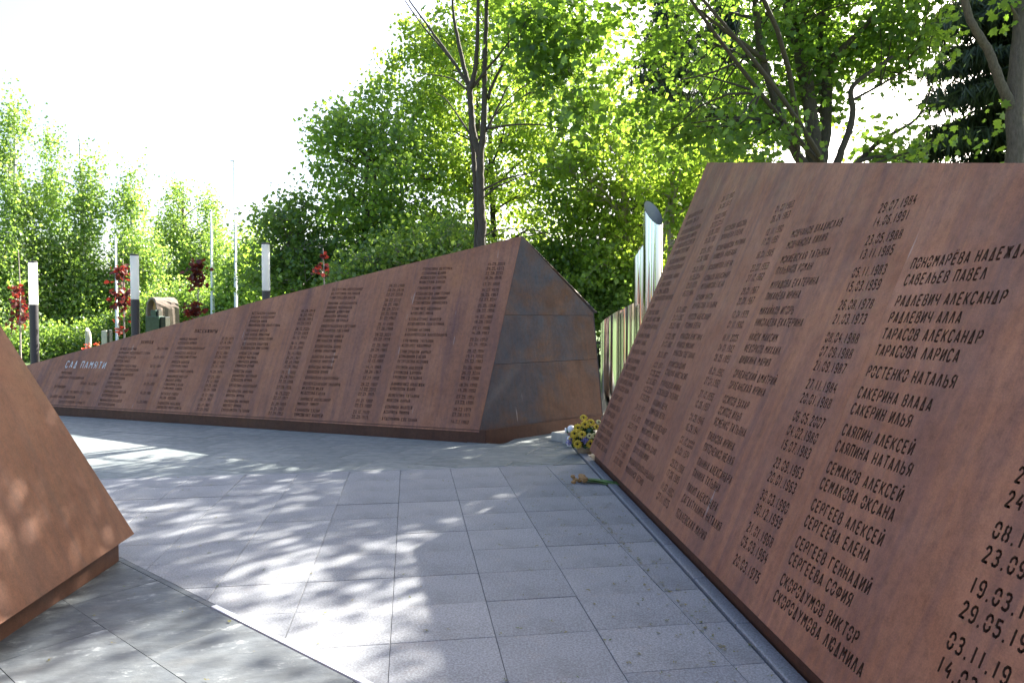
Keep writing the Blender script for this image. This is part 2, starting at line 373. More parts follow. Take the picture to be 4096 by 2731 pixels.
# ------------------------------------------------------------------ stencil lettering
U = dict(
 А=[[(0,.6),(1.45,7.4)],[(1.75,7.4),(3.2,.6)],[(1.3,2.2),(2.6,2.2)]], Б=[[(0,.6),(0,7.4),(3,7.4)],[(1,4.4),(2.4,4.4),(3.2,3.4),(3.2,1.6),(2.4,.6),(1,.6)]],
 В=[[(0,.6),(0,7.4)],[(1.1,7.4),(2.3,7.4),(2.9,6.6),(2.9,5.2),(2.3,4.3),(1.1,4.3)],[(2.6,4),(3.2,3),(3.2,1.6),(2.4,.6),(1.1,.6)]],
 Г=[[(0,.6),(0,7.4),(3,7.4)]], Д=[[(.5,1.4),(1.5,7.4),(1.9,7.4),(2.7,1.4)],[(-.2,.6),(3.4,.6)]],
 Е=[[(0,.6),(0,7.4)],[(0,7.4),(3,7.4)],[(0,4.1),(2.4,4.1)],[(0,.6),(3,.6)]],
 Ж=[[(2,.6),(2,7.4)],[(0,7.4),(1.3,4.2),(0,.6)],[(4,7.4),(2.7,4.2),(4,.6)]],
 З=[[(0,6.6),(.8,7.4),(2.2,7.4),(3,6.4),(3,5.2),(2.2,4.2),(1,4.2)],[(2.7,3.7),(3.2,2.8),(3.2,1.6),(2.4,.6),(.8,.6),(0,1.4)]],
 И=[[(0,7.4),(0,.6)],[(.4,1),(2.8,7)],[(3.2,7.4),(3.2,.6)]], К=[[(0,.6),(0,7.4)],[(3.2,7.4),(1,4)],[(1,4.1),(3.2,.6)]],
 Л=[[(0,.6),(1.3,7.4)],[(1.8,7.4),(3.2,.6)]], М=[[(0,.6),(.3,7.4)],[(.7,7),(2,3.6),(3.3,7)],[(3.7,7.4),(4,.6)]],
 Н=[[(0,.6),(0,7.4)],[(3.2,.6),(3.2,7.4)],[(0,4),(2.2,4)]],
 О=[[(0,4.7),(0,6.1),(.9,7.4),(2.3,7.4),(3.2,6.1),(3.2,4.7)],[(0,3.3),(0,1.9),(.9,.6),(2.3,.6),(3.2,1.9),(3.2,3.3)]],
 П=[[(0,.6),(0,7.4),(3.2,7.4),(3.2,.6)]], Р=[[(0,.6),(0,7.4)],[(1.1,7.4),(2.4,7.4),(3.2,6.4),(3.2,4.8),(2.4,3.7),(1.1,3.7)]],
 С=[[(3.2,6),(2.4,7.4),(.9,7.4),(0,6.1),(0,1.9),(.9,.6),(2.4,.6),(3.2,2)]], Т=[[(0,7.4),(3.4,7.4)],[(1.7,7.4),(1.7,.6)]],
 У=[[(0,7.4),(1.6,3.6)],[(3.2,7.4),(1,.6)]], Ф=[[(2,.6),(2,7.4)],[(1.2,6.4),(.3,6),(0,5),(0,3.6),(.3,2.6),(1.2,2.2)],[(2.8,6.4),(3.7,6),(4,5),(4,3.6),(3.7,2.6),(2.8,2.2)]],
 Х=[[(0,7.4),(3.2,.6)],[(3.2,7.4),(0,.6)]], Ц=[[(0,7.4),(0,.6),(3,.6)],[(3,7.4),(3,.6),(3.7,.6),(3.7,-.5)]],
 Ч=[[(0,7.4),(0,4.6),(.8,3.6),(2.2,3.6)],[(3.2,7.4),(3.2,.6)]], Ш=[[(0,7.4),(0,.6),(4,.6),(4,7.4)],[(2,1.6),(2,7.4)]],
 Щ=[[(0,7.4),(0,.6),(4,.6),(4,7.4)],[(2,1.6),(2,7.4)],[(4.6,.6),(4.6,-.5)]], Ы=[[(0,.6),(0,7.4)],[(1,4.4),(2,4.4),(2.6,3.4),(2.6,1.6),(2,.6),(1,.6)],[(4,.6),(4,7.4)]],
 Ь=[[(0,.6),(0,7.4)],[(1,4.4),(2.4,4.4),(3.2,3.4),(3.2,1.6),(2.4,.6),(1,.6)]],
 Э=[[(0,6.2),(.8,7.4),(2.3,7.4),(3.2,6.1),(3.2,1.9),(2.3,.6),(.8,.6),(0,1.8)],[(1.2,4),(2.4,4)]],
 Ю=[[(0,.6),(0,7.4)],[(0,4),(1,4)],[(1.5,4.7),(1.5,6.1),(2.1,7.4),(3.4,7.4),(4.2,6.1),(4.2,4.7)],[(1.5,3.3),(1.5,1.9),(2.1,.6),(3.4,.6),(4.2,1.9),(4.2,3.3)]],
 Я=[[(3.2,.6),(3.2,7.4)],[(2.1,7.4),(.8,7.4),(0,6.4),(0,4.8),(.8,3.9),(2.1,3.9)],[(1.7,3.4),(0,.6)]])
U['Ё'] = U['Е'] + [[(.4,9.1),(.9,9.1)],[(2.2,9.1),(2.7,9.1)]]; U['Й'] = U['И'] + [[(.8,9.1),(2.5,9.1)]]
U.update({'0': U['О'], '1': [[(1.1,.6),(1.1,7.4)]], '2': [[(0,5.8),(.8,7.4),(2.2,7.4),(3,6.2),(3,5),(0,.6),(3.2,.6)]],
 '3': U['З'], '4': [[(1.8,7.4),(0,3.2),(2,3.2)],[(2.6,4.6),(2.6,.6)]], '5': [[(3,7.4),(.2,7.4),(.2,4.4)],[(.2,4.4),(2.2,4.6),(3.2,3.4),(3.2,1.8),(2.3,.6),(.8,.6),(0,1.6)]],
 '6': [[(3,6.6),(2.2,7.4),(.9,7.4),(0,6.1),(0,1.9),(.8,.6),(2.3,.6),(3.2,1.8),(3.2,3.2),(2.4,4.3),(1.1,4.3)]],
 '7': [[(0,7.4),(3.2,7.4),(1,.6)]], '8': [[(1.1,7.4),(.3,6.6),(.3,5),(.9,4.1),(0,3),(0,1.4),(1,.6)],[(2.1,7.4),(2.9,6.6),(2.9,5),(2.3,4.1),(3.2,3),(3.2,1.4),(2.2,.6)]],
 '9': [[(.2,1.4),(1,.6),(2.3,.6),(3.2,1.9),(3.2,6.1),(2.4,7.4),(.9,7.4),(0,6.2),(0,4.8),(.8,3.7),(2.1,3.7)]],
 '.': [[(-.05,.6),(1.0,.6)]], ',': [[(.6,.6),(.3,-.4)]], '(': [[(1,8),(.2,6),(.2,2),(1,0)]], ')': [[(0,8),(.8,6),(.8,2),(0,0)]], '-': [[(0,4),(2,4)]]})
WID = {'Ж': 4, 'М': 4, 'Ф': 4, 'Ш': 4, 'Щ': 4.6, 'Ы': 4, 'Ю': 4.2, 'Д': 3.3, 'Ц': 3.7, '1': 2.2, '.': 1.0, ',': .8, '(': 1.0, ')': .9, ' ': 1.0, '-': 2.0}
HW, GAP, CB, CT = .66, 1.5, -1.2, 9.85
GC = {}
def glyph(ch):
    """(front verts, tris, wall edges) of one letter cell with the stencil cut out; units: cap height = 8"""
    if ch in GC: return GC[ch]
    w = WID.get(ch, 3.2) + 2 * HW + GAP
    x0 = HW + GAP / 2
    vs = [(0, CB), (w, CB), (w, CT), (0, CT)]; fs = [(0, 1, 2, 3)]
    for pl in U.get(ch, []):
        for i in range(len(pl) - 1):
            a = np.array(pl[i], float); b = np.array(pl[i + 1], float); d = (b - a) / np.linalg.norm(b - a); p = np.array([-d[1], d[0]]) * HW
            ea = .3 if i > 0 else (.1); eb = .3 if i < len(pl) - 2 else .1
            a = a - d * ea; b = b + d * eb; k = len(vs)
            for q in (a - p, b - p, b + p, a + p): vs.append((q[0] + x0, q[1]))
            fs.append((k, k + 1, k + 2, k + 3))
    V, E, Fc, _, _, OF = delaunay_2d_cdt([Vector(v) for v in vs], [], fs, 0, 1e-5, True)
    V = np.array([(v[0], v[1]) for v in V]); solid = []; hole = []
    for f, o in zip(Fc, OF):
        if 0 not in o: continue
        (hole if any(q > 0 for q in o) else solid).append(tuple(f))
    he = set()
    for f in hole:
        for i in range(3): he.add((f[i], f[(i + 1) % 3]))
    walls = [(a, b) for f in solid for a, b in ((f[0], f[1]), (f[1], f[2]), (f[2], f[0])) if (b, a) in he]
    tri = []
    for f in solid:
        p = V[list(f)]; cr = (p[1][0] - p[0][0]) * (p[2][1] - p[0][1]) - (p[1][1] - p[0][1]) * (p[2][0] - p[0][0])
        tri.append(f if cr > 0 else f[::-1])
    GC[ch] = (w, V, np.array(tri, dtype=int).reshape(-1, 3), np.array(walls, dtype=int).reshape(-1, 2)); return GC[ch]
def text_width(s, cap, sx=1.0): return sum(glyph(c)[0] for c in s) * cap / 8 * sx

class Panel:
    """flat leaning face; A = lower corner, w = unit vector to the viewer's right, t = tan(lean)"""
    def __init__(s, A, w, t):
        s.A = np.array(A, float); s.w = np.array(w, float); s.w /= np.linalg.norm(s.w)
        n = np.cross([0, 0, 1.0], s.w); s.n = n / np.linalg.norm(n)          # horizontal, away from the viewer
        u = s.n * t + np.array([0, 0, 1.0]); s.u = u / np.linalg.norm(u); s.N = np.cross(s.w, s.u)
    def P(s, a, b, d=0.0): return s.A + s.w * a + s.u * b + s.N * d
    def arr(s, uv, d): return s.A + np.outer(uv[:, 0], s.w) + np.outer(uv[:, 1], s.u) + np.outer(d, s.N)
    def uv_of(s, x, y):
        r = ray(x, y); p = ORG + r * (((s.A - ORG) @ s.N) / (r @ s.N)); q = p - s.A
        return q @ s.w, q @ s.u
def make_plate(pan, poly, lines, parent, mat, depth=.012, flange=.045, name='steel_plate', sides=True):
    """one plate of a panel, outline poly in panel metres, text lines [(u, v, text, cap, sx)] cut right through"""
    VV, UVV, SZ, LP, MI = [], [], [], [], []; base = 0
    def emit(uv, d, faces, mi=0):
        nonlocal base
        VV.append(pan.arr(uv, d)); UVV.append(uv); faces = np.asarray(faces)
        if len(faces): LP.append((faces + base).ravel()); SZ.append(np.full(len(faces), faces.shape[1])); MI.append(np.full(len(faces), mi))
        base += len(uv)
    outer = [Vector((float(a), float(b))) for a, b in poly]; vs = list(outer); fs = [tuple(range(len(outer)))]
    for (u, v, s, cap, sx) in lines:
        k = cap / 8; w = text_width(s, cap, sx); i = len(vs)
        vs += [Vector((u, v + CB * k)), Vector((u + w, v + CB * k)), Vector((u + w, v + CT * k)), Vector((u, v + CT * k))]
        fs.append((i, i + 1, i + 2, i + 3))
        x = u
        for ch in s:
            gw, V, T, Wl = glyph(ch); q = np.stack([V[:, 0] * k * sx + x, V[:, 1] * k + v], 1); n = len(q)
            emit(q, np.zeros(n), T)
            if sides and len(Wl):
                idx = np.unique(Wl); mp = {int(a): j for j, a in enumerate(idx)}; m = len(idx)
                q2 = np.concatenate([q[idx], q[idx]]); d2 = np.concatenate([np.zeros(m), np.full(m, -depth)])
                emit(q2, d2, [(mp[int(b)], mp[int(a)], mp[int(a)] + m, mp[int(b)] + m) for a, b in Wl], 1)
            x += gw * k * sx
    V, E, Fc, _, _, OF = delaunay_2d_cdt(vs, [], fs, 0, 1e-6, True)
    V = np.array([(v[0], v[1]) for v in V]); T = []
    for f, o in zip(Fc, OF):
        if list(o) == [0]:
            p = V[list(f)]; cr = (p[1][0] - p[0][0]) * (p[2][1] - p[0][1]) - (p[1][1] - p[0][1]) * (p[2][0] - p[0][0])
            T.append(f if cr > 0 else f[::-1])
    emit(V, np.zeros(len(V)), T)
    pl = np.array(poly, float); n = len(pl)
    emit(np.concatenate([pl, pl]), np.concatenate([np.zeros(n), np.full(n, -flange)]), [((i + 1) % n, i, i + n, (i + 1) % n + n) for i in range(n)])
    me = np_mesh(name, np.concatenate(VV), np.concatenate(SZ), np.concatenate(LP), uv=np.concatenate(UVV), mat_idx=np.concatenate(MI))
    return link(name, me, [mat, M_CUT], parent)
def face_plate(name, pts, mat, parent, th=.012, org=None):
    """thick flat polygon from 3-D points (counter-clockwise seen from outside), uv in metres"""
    P = np.array(pts, float); nrm = np.cross(P[1] - P[0], P[2] - P[0]); nrm /= np.linalg.norm(nrm)
    ax = np.cross([0, 0, 1.0], nrm); ax = ax / np.linalg.norm(ax) if np.linalg.norm(ax) > 1e-3 else np.array([1.0, 0, 0]); ay = np.cross(nrm, ax)
    Q = np.concatenate([P, P - nrm * th]); n = len(P); uv = np.stack([Q @ ax, Q @ ay], 1)
    lo = list(range(n)) + [i + n for i in reversed(range(n))]; sz = [n, n]
    for i in range(n): lo += [i, i + n, (i + 1) % n + n, (i + 1) % n]; sz.append(4)
    me = np_mesh(name, Q, sz, lo, uv=uv); return link(name, me, mat, parent)
def inset(poly, g):
    c = np.mean(np.array(poly), 0); out = []
    for i in range(len(poly)):
        p0, p1, p2 = [np.array(poly[(i + k) % len(poly)], float) for k in (-1, 0, 1)]
        d1 = (p1 - p0) / np.linalg.norm(p1 - p0); d2 = (p2 - p1) / np.linalg.norm(p2 - p1)
        n1 = np.array([-d1[1], d1[0]]); n2 = np.array([-d2[1], d2[0]]); b = n1 + n2; b /= max(.25, b @ n1) if True else 1
        out.append(tuple(p1 + b * g))
    return out
def cut_poly(poly, u0, u1, slant=0.0):
    pl = [np.array(p, float) for p in poly]
    n = np.array([1.0, -slant]); n /= np.linalg.norm(n)
    if u0 is not None: pl = clip(pl, np.array([u0, 0.0]), n)
    if u1 is not None: pl = clip(pl, np.array([u1, 0.0]), -n)
    return [tuple(p) for p in pl]
def rows(text):
    """list of lines, '' marks a wider gap"""
    out = []
    for g in text.strip().split('|'):
        for i, s in enumerate(g.split('/')): out.append((s.strip(), i == 0))
    return out
def place(u0, v_top, v_bot, text, cap, sx=1.0, gapk=1.29, slant=0.0, rng=None):
    rs = rows(text); tot = sum((gapk if g else 1) for k, (_, g) in enumerate(rs) if k); p = (v_top - v_bot) / max(tot, 1e-6); v = v_top; out = []; cap = min(cap, p * 8 / 11.1)
    for k, (s, g) in enumerate(rs):
        if k: v -= p * (gapk if g else 1)
        if s: out.append((u0 + slant * v, v, s, cap, sx))
    return out

# ---- tall name wall on the right
EA, EB = ground(2357, 1799, .12), ground(3297, 2730, .12)
PR = Panel(EA, EB - EA, .417)
RX = .9
colA = "ИВАЧЕНКО ЕЛЕНА/ПАВЛОВА ОЛЬГА|ЖУРАВЛЕНКОВА ЕЛЕНА/ЖУРАВЛЕНКОВ МИРОН/ЖУРАВЛЕНКОВ СЕРГЕЙ/ЗАЛИНИНА ЕВГЕНИЯ|ЗАГОРОДНИХ ИРИНА/СЕНАТОВ АЛЕКСАНДР|ЗОЛОТАРЁВА ГАЛИНА/ИСТИНА АЛИСА/ИСТИНА ЛЮБОВЬ/ЗУБКОВА(ПОЛЮЧАНСКАЯ)/АННА/ЗУБКОВА АННА/КИСЕЛЁВ АНАТОЛИЙ/КУЗНЕЦОВА НАТАЛЬЯ|ИЛЬИНА МАРИНА/КИЛЛЕР ДАРЬЯ|ИЛЬИНСКИХ ГАЛИНА|ИЩЕЕВА МАРИНА/ИЩЕЕВА МАРИЯ/ТИТОРЕНКОВА СВЕТЛАНА/САЛТЫКОВА ДАРИНА/САЛТЫКОВА ДИАНА|КЕРБИС ЕЛЕНА|КАЛИНИНА ОЛЬГА/КИМ НАДЕЖДА|КИРИЛЛОВА ОЛЬГА/СОБОЛЕВА ЕВГЕНИЯ/КЛЕПИКОВ АЛЕКСЕЙ/КЛЕПИКОВА СВЕТЛАНА"
datA = "28.12.1962/24.08.1973|18.02.1986/27.01.2013/12.06.1983/05.06.1951|30.04.1973/10.06.1966|09.01.1959/14.05.2014/12.12.1975/16.03.1984//15.01.1980/21.01.1983/25.02.1986|12.02.1990/21.07.1980|28.12.1957|10.01.1971/07.09.2000/20.12.1967/11.05.2001/31.03.2006|04.10.1971|10.12.1973/06.07.1978|14.09.1986/12.01.1970/01.07.1989/25.01.1980"
colB = "КОЗЛОВА ЛЮБОВЬ/ПУХКАЕВА ЕЛЕНА|КОНДРАШКОВА МАРИНА/ЛАИШЕВА НАДЕЖДА|КОНОНИРОВА ЕЛЕНА|КОПЫЛОВ АЛЕКСАНДР/МЕЛЬНИКОВА ЕЛЕНА|КОЧКИН АНТОН/КУРБАТОВА ТАТЬЯНА|КРОТОВ АЛЕКСАНДР/РОДИНА ЕЛЕНА|КРЫЛОВА КРИСТИНА/КРЫЛОВ МИХАИЛ/КРЫЛОВА СВЕТЛАНА|КУЛИКОВА ЮЛИЯ/СТАЦКАЯ АНАСТАСИЯ|КУРКАЕДОВА ИРИНА/СОЛОВЬЕВА ТАТЬЯНА|ЛАПШИНА ВЕРА/СМИРНОВА ВЕРА|МАКСИМОВ АЛЕКСАНДР/МАКСИМОВА МАРИЯ|МАСЛЕННИКОВА ЮЛИЯ/САЧУК ВЛАДИМИР|МНАШАКАНОВА(ПАХАРЬ)АННА/МНАШАКАНОВ ЛЕОНИД"
datB = "01.07.1963/26.04.1963|12.11.1990/17.01.1991|16.01.1985|23.07.1953/27.10.1962|29.01.1967/29.08.1967|12.04.1979/01.11.1980|18.11.2005/04.01.1982/06.05.1985|16.01.1990/27.04.1992|27.10.1955/10.06.1957|01.09.1946/16.09.1941|07.10.2000/01.01.1974|05.03.1988/17.06.1989|11.07.1990/07.11.1975"
colC = "МОВЧАНОВ ВЛАДИСЛАВ/МОВЧАНОВА ЛИЛИЯ|МОКИЕВСКАЯ ТАТЬЯНА/ПУЛЬЯНОВ РОМАН|МУРАШОВА ЕКАТЕРИНА/ПИКАЛЁВА ИРИНА|МИХАЙЛОВ ИГОРЬ/НИКОЛАЕВА ЕКАТЕРИНА|НАЙОК МАКСИМ/ФЕДОРКОВ МИХАИЛ/ШИШКИНА МАРИЯ|ОРЛЕАНСКИЙ ДМИТРИЙ/ОРЛЕАНСКАЯ ИРИНА|ОСИПОВ ЗАХАР/ОСИПОВ ИЛЬЯ/ЯСМЕНКО ТАТЬЯНА|ПАВЛОВА ИРИНА/ПЯТОЧЕНКО НЕЛЛЯ|ПАНИНА АЛЕКСАНДРА/ПАНИНА ТАТЬЯНА|ПИЛИП АЛЕКСАНДРА/САГДАТУЛЛИНА НАТАЛИЯ|ПОДЛЕВСКИХ МАРИЯ"
datC = "29.07.1984/14.06.1991|23.05.1988/13.11.1985|05.11.1983/15.03.1959|26.08.1978/21.03.1973|08.04.1988/07.09.1988/21.09.1987|27.11.1984/20.01.1988|06.05.2007/04.02.1980/15.07.1983|23.09.1963/20.01.1963|30.03.1990/30.12.1959|21.01.1968/05.03.1964|20.03.1975"
colD = "ПОНОМАРЁВА НАДЕЖДА/САВЕЛЬЕВ ПАВЕЛ|РАДЛЕВИЧ АЛЕКСАНДР/РАДЛЕВИЧ АЛЛА/ТАРАСОВ АЛЕКСАНДР/ТАРАСОВА ЛАРИСА|РОСТЕНКО НАТАЛЬЯ|САКЕРИНА ВЛАДА/САКЕРИН ИЛЬЯ|САЯПИН АЛЕКСЕЙ/САЯПИНА НАТАЛЬЯ|СЕМАКОВ АЛЕКСЕЙ/СЕМАКОВА ОКСАНА|СЕРГЕЕВ АЛЕКСЕЙ/СЕРГЕЕВА ЕЛЕНА|СЕРГЕЕВ ГЕННАДИЙ/СЕРГЕЕВА СОФИЯ|СКОРОДУМОВ ВИКТОР/СКОРОДУМОВА ЛЮДМИЛА"
datD = "21.09.19/24.0|08.10.1/23.09.1|19.03.1/29.05.19|03.11.19/14.03.19"
CAPR = .060
LR = [place(.085, 2.705, .091, colA, CAPR, .78) + place(1.03, 2.74, .091, datA, CAPR, .74),
      place(1.462, 2.378, .097, colB, CAPR, .79) + place(2.432, 2.40, .10, datB, CAPR, .74),
      place(2.892, 2.14, .10, colC, CAPR, .80) + place(3.868, 2.165, .12, datC, CAPR, .78),
      place(4.352, 1.80, .112, colD, CAPR, .85) + place(5.373, .971, .305, datD, CAPR, .86)]
TOPR0, TOPR1 = (-.045, 3.408), (14.0, .02)
outR = [(0, 0), (14.02, 0), TOPR1, TOPR0]
rw = empty('name_wall', (EA[0], EA[1], 0), 'tall leaning rust-brown steel wall with names cut in columns above grey edging', 'memorial wall')
seamR = [None, 1.405, 2.845, 4.30, 5.95, 8.6, 11.2, None]
for k in range(len(seamR) - 1):
    pl = cut_poly(outR, seamR[k], seamR[k + 1])
    pl = inset(pl, .0005)
    o = make_plate(PR, pl, LR[k] if k < 4 else [], rw, M_CORTEN, flange=.05)
    o.location = -rw.location
def wall_body(pan, root, uR, uL, vpeak_pt, tip, C, Cb, mat_side, mat_back, tall_right=True):
    pass
# body of the tall wall: end face, roof and back, plus recessed plinth
def reloc(o, root): o.location = -root.location; return o
def P3(p): return np.array(p, float)
nR, wR = PR.n, PR.w
iB = PR.P(0.0, 0.0, -.052); iT = PR.P(-.045, 3.40, -.052); iE = PR.P(13.95, .03, -.052)
CbR = EA - wR * 1.05 + nR * 1.96; CbR = P3((CbR[0], CbR[1], .02)); CtR = CbR + P3((.1, -.05, 1.6))
reloc(face_plate('end_panel', [iB, PR.P(-.045, 3.40, -.052), CtR, CbR], M_CORTEN_D, rw), rw)
reloc(face_plate('roof_panel', [iT + nR * .002, iE + nR * .002, CtR], M_CORTEN, rw), rw)
reloc(face_plate('back_panel', [CbR, CtR, P3((iE[0], iE[1], .03))], M_CORTEN_D, rw), rw)
reloc(face_plate('inner_backing', [PR.P(.01, .005, -.04), PR.P(13.9, .005, -.04), PR.P(13.9, .03, -.04), PR.P(-.03, 3.38, -.04)], M_INNER, rw), rw)
def plinth(root, p0, p1, back, z1, parent_mat, seg=3.0, name='plinth'):
    p0 = np.array(p0[:2], float); p1 = np.array(p1[:2], float); d = p1 - p0; L = np.linalg.norm(d); d /= L; k = max(1, int(round(L / seg)))
    b = np.array(back[:2], float)
    for i in range(k):
        a, e = p0 + d * (L * i / k + .001), p0 + d * (L * (i + 1) / k - .001)
        face = [(*a, -.03), (*e, -.03), (*e, z1), (*a, z1)]
        P = np.array(face); nr = np.cross(P[1] - P[0], P[2] - P[0])
        if nr[:2] @ b > 0: face = face[::-1]
        reloc(face_plate(name, face, parent_mat, root, th=.02), root)
qa = PLR + WR * -4.66; qb = PLR + WR * 9
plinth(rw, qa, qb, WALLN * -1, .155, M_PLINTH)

# ---- long name wall in the middle
BRm = ground(1916, 1729, .135)
LM = 11.2; wm = np.array([.9387, -.3454, 0.0])
PM = Panel(BRm - wm * LM, wm, .47)
def um(u): return LM - u
CAPM = .0505; MX = .85
def mplace(uTop, uBot, vt, vb, text, sx=MX, cap=CAPM, gapk=1.29):
    sl = ((um(uTop)) - (um(uBot))) / (vt - vb); return place(um(uBot) - sl * vb, vt, vb, text, cap, sx, gapk, slant=sl)
m5 = "ГЕРАСИНА ВЕРОЧКА/ГЕРАСИНА ЮЛИЯ/МОИСЕЕВА АЛЁНА/МОИСЕЕВА ЕЛЕНА|ГАНДЛЕВ ДЕНИС|ГОЛЕНКОВА ВИКТОРИЯ/ГОЛЕНКОВ ВЛАДИМИР/ГОЛЕНКОВА ДИАНОЧКА|ГОМЕЧКО ЛЮДМИЛА/ЛУШЕНКО НИНА|ГОРБАТЕНКО АНДРЕЙ/КОЖЕНКОВА ЕКАТЕРИНА|ГОРДИН ЛЕОНИД/КАЛАРИОНОВА АЛЕКСАНДРА|ГРЕЧКИНА ТАТЬЯНА/КОРЕНКО ЛЮДМИЛА|ГРИГОРЬЕВА ДАРЬЯ/ДОМАШНЯЯ ЕЛЕНА/ОГОРОДОВА КСЕНИЯ|ГРОМОВ АЛЕКСЕЙ/ГРОМОВА ДАРИНА/ГРОМОВА ТАТЬЯНА|ДАНИЛЕНКО НАДЕЖДА/КРАСНОВА ЮЛИЯ|ДЕМЕНТИЧ ТАТЬЯНА/ИЦКОВА ДАРЬЯ|ДОБРИЦА АНДРЕЙ/ДОБРИЦА РИММА|ДУДОЧКИНА СВЕТЛАНА"
d5 = "14.09.2009/29.05.1973/22.08.2010/18.04.1976|17.01.1982|14.07.1970/26.05.1967/02.07.2011|25.05.1958/08.07.1956|14.07.1980/19.08.1982|27.11.1986/14.08.1987|20.01.1952/07.04.1954|29.12.1991/15.11.1990/05.02.1982|01.06.1988/26.12.2014/09.12.1988|18.04.1990/15.06.1992|07.05.1951/23.09.1995|18.02.1971/07.08.1971|14.03.1962"
m4 = "ВЕТЛУГИН АЛЕКСАНДР/ВЕТЛУГИНА НАТАЛЬЯ/ГРИГОРЬЕВА КАТЯ|ВИННИК АЛЕКСАНДРА/ВИННИК МАРИАННА/ВИННИК ДМИТРИЙ/ИВАНОВА ИРАИДА/ОСИПОВА НАТАЛЬЯ|ВИНОГРАДСКАЯ ЕВГЕНИЯ/ЕВГРАФОВА ЕВГЕНИЯ|ВИТАЛЬЕВА АЛИСА/ВИТАЛЬЕВА ИРИНА|ВОЛЖЕНКОВА АННА/ГИРИН ДМИТРИЙ|ВОЛКОВА ВАЛЕРИЯ/ВОЛКОВ НИКОЛАЙ|ВОЛКОВА МАРИНА/ВОЛКОВА ЮЛИЯ|ВОЛЯНСКАЯ ЕКАТЕРИНА|ВОСКРЕСЕНСКАЯ ЭЛЬВИРА/ФЁДОРОВ ФЕДЯ/ФЁДОРОВА ЕЛЕНА|ГАВРИКОВ АЛЕКСАНДР/МИЛЛЕР ТИМУР|ГАЛАНОВА ЕЛЕНА/ТИМОШЕНКО АНДРЕЙ"
d4 = "26.07.1986/08.04.1979/02.07.2008|06.02.2012/26.05.1987/06.09.2013/22.05.1958/21.02.1962|26.11.1986/07.06.1988|28.02.2001/05.02.1978|02.05.1987/25.09.1983|21.02.1983/12.12.1982|14.11.1965/28.04.1967|22.07.1992|08.02.1987/17.02.2010/07.01.1975|04.01.1980/22.03.1982|23.10.1972/20.05.1975"
m3 = "БЕСПАЛОВА ГАЛИНА/ДУНАЕВ АЛЕКСАНДР/ДУНАЕВА НИНА/МИХАЙЛЮКОВА ВАЛЕНТИНА|БОГДАНОВ АНТОН/БОГДАНОВ ДМИТРИЙ/БОГДАНОВА АНАСТАСИЯ|БОГДАНОВА ВАЛЕРИЯ/ЕЕВРЮКОВА ВИКТОРИЯ|БРЮЛО ЕВГЕНИЙ/БРЮЛО МАРИНА/СМИРНОВА ИРИНА/СМИРНОВ ЮРИЙ|БУЛЕЕВА ЮЛИЯ/ДАНИЛОВА НАТАЛЬЯ/СОКОЛОВА ИРИНА|БУТКЕВИЧ АЛЕКСАНДР|ВАСИЛЬЕВА ЛИЛЕЧКА/ШАРОВА ИРИНА|ВАСИЛЬЕВА МАРИНА/ИЩЕНКО ИРИНА/СМОЛЕНКОВА ТАТЬЯНА"
d3 = "16.09.1949/16.02.1967/08.06.1953/14.03.1955|28.10.2005/27.01.1969/04.10.1993|16.11.1990/22.01.1991|21.11.1966/26.01.1967/30.04.1966/12.09.1960|15.07.1990/24.08.1987/20.05.1986|27.08.1956|16.09.2002/22.07.1977|01.09.1958/31.01.1951/27.04.1952"
m2 = "АКИМОВ МИХАИЛ/КОВАЛЁВА ИРИНА|АЛЕКСАНДРОВ АЛЕКСАНДР|АЛЕКСЕЕВ АЛЕКСЕЙ/ГЕРЕДИНСКИЙ РОМАН|АМОСОВ АНДРЕЙ/ГОЛУБЕВА НИКА|АНИКЕЕВА МАРГАРИТА|АНИСИМОВ ВИКТОР/ВИДНЁВ АРМЕК/ГАЙДАМАК ЕЛЕНА/ГАЙДАМАК АЛИНА|БАТКАЕВ ПАВЕЛ/КАЗАК ЛЮБОВЬ|БАШАКОВА НАДЕЖДА/СИНЯКОВА МАРГАРИТА"
d2 = "30.05.1975/02.08.1967|11.07.1976|03.12.1963/05.06.1987|08.12.1964/21.04.1972|14.09.1949|07.05.1962/24.10.1988/08.06.1965/30.04.1988|12.12.1980/06.11.1957|15.11.1987/20.04.1962"
m1 = "НЕМОВ ВАЛЕРИЙ/КОМАНДИР ВОЗДУШНОГО СУДНА|ТРУХАЧЁВ СЕРГЕЙ/ВТОРОЙ ПИЛОТ|МАРЦЕВИЧ ВАЛЕНТИНА/СТАРШИЙ БОРТПРОВОДНИК|БЕЛОМЕСТНОВ АНДРЕЙ/БОРТПРОВОДНИК|ОЛАРУ ИРИНА/БОРТПРОВОДНИК|СВИРИДОВ СТАНИСЛАВ/БОРТПРОВОДНИК|ФИЛИМОНОВ АЛЕКСЕЙ/БОРТПРОВОДНИК"
d1 = "06.08.1968||05.05.1970||06.10.1987||23.12.1986||18.05.1993||14.09.1986||11.09.1990"
def uvm(ox, oy, s, x, y): return PM.uv_of(ox + x * s, oy + y * s)
Lm5 = mplace(1.29, 1.414, 2.325, .087, m5, sx=.79) + mplace(.295, .414, 2.375, .097, d5, sx=.76)
c2 = (900, 1050, 800 / 1792); c7 = (650, 1240, 600 / 2138); c6 = (200, 1330, 600 / 2352)
def pick(c, x0, y0, x1, y1, text, **k):
    a = uvm(*c, x0, y0); b = uvm(*c, x1, y1); return mplace(um(a[0]), um(b[0]), a[1], b[1], text, **k)
Lm4 = pick(c2, 958, 255, 612, 1375, m4, sx=.79) + pick(c2, 1465, 222, 1130, 1395, d4, sx=.76)
Lm3 = pick(c2, 238, 467, -37, 1330, m3, sx=.78) + pick(c2, 678, 445, 385, 1362, d3, sx=.74)
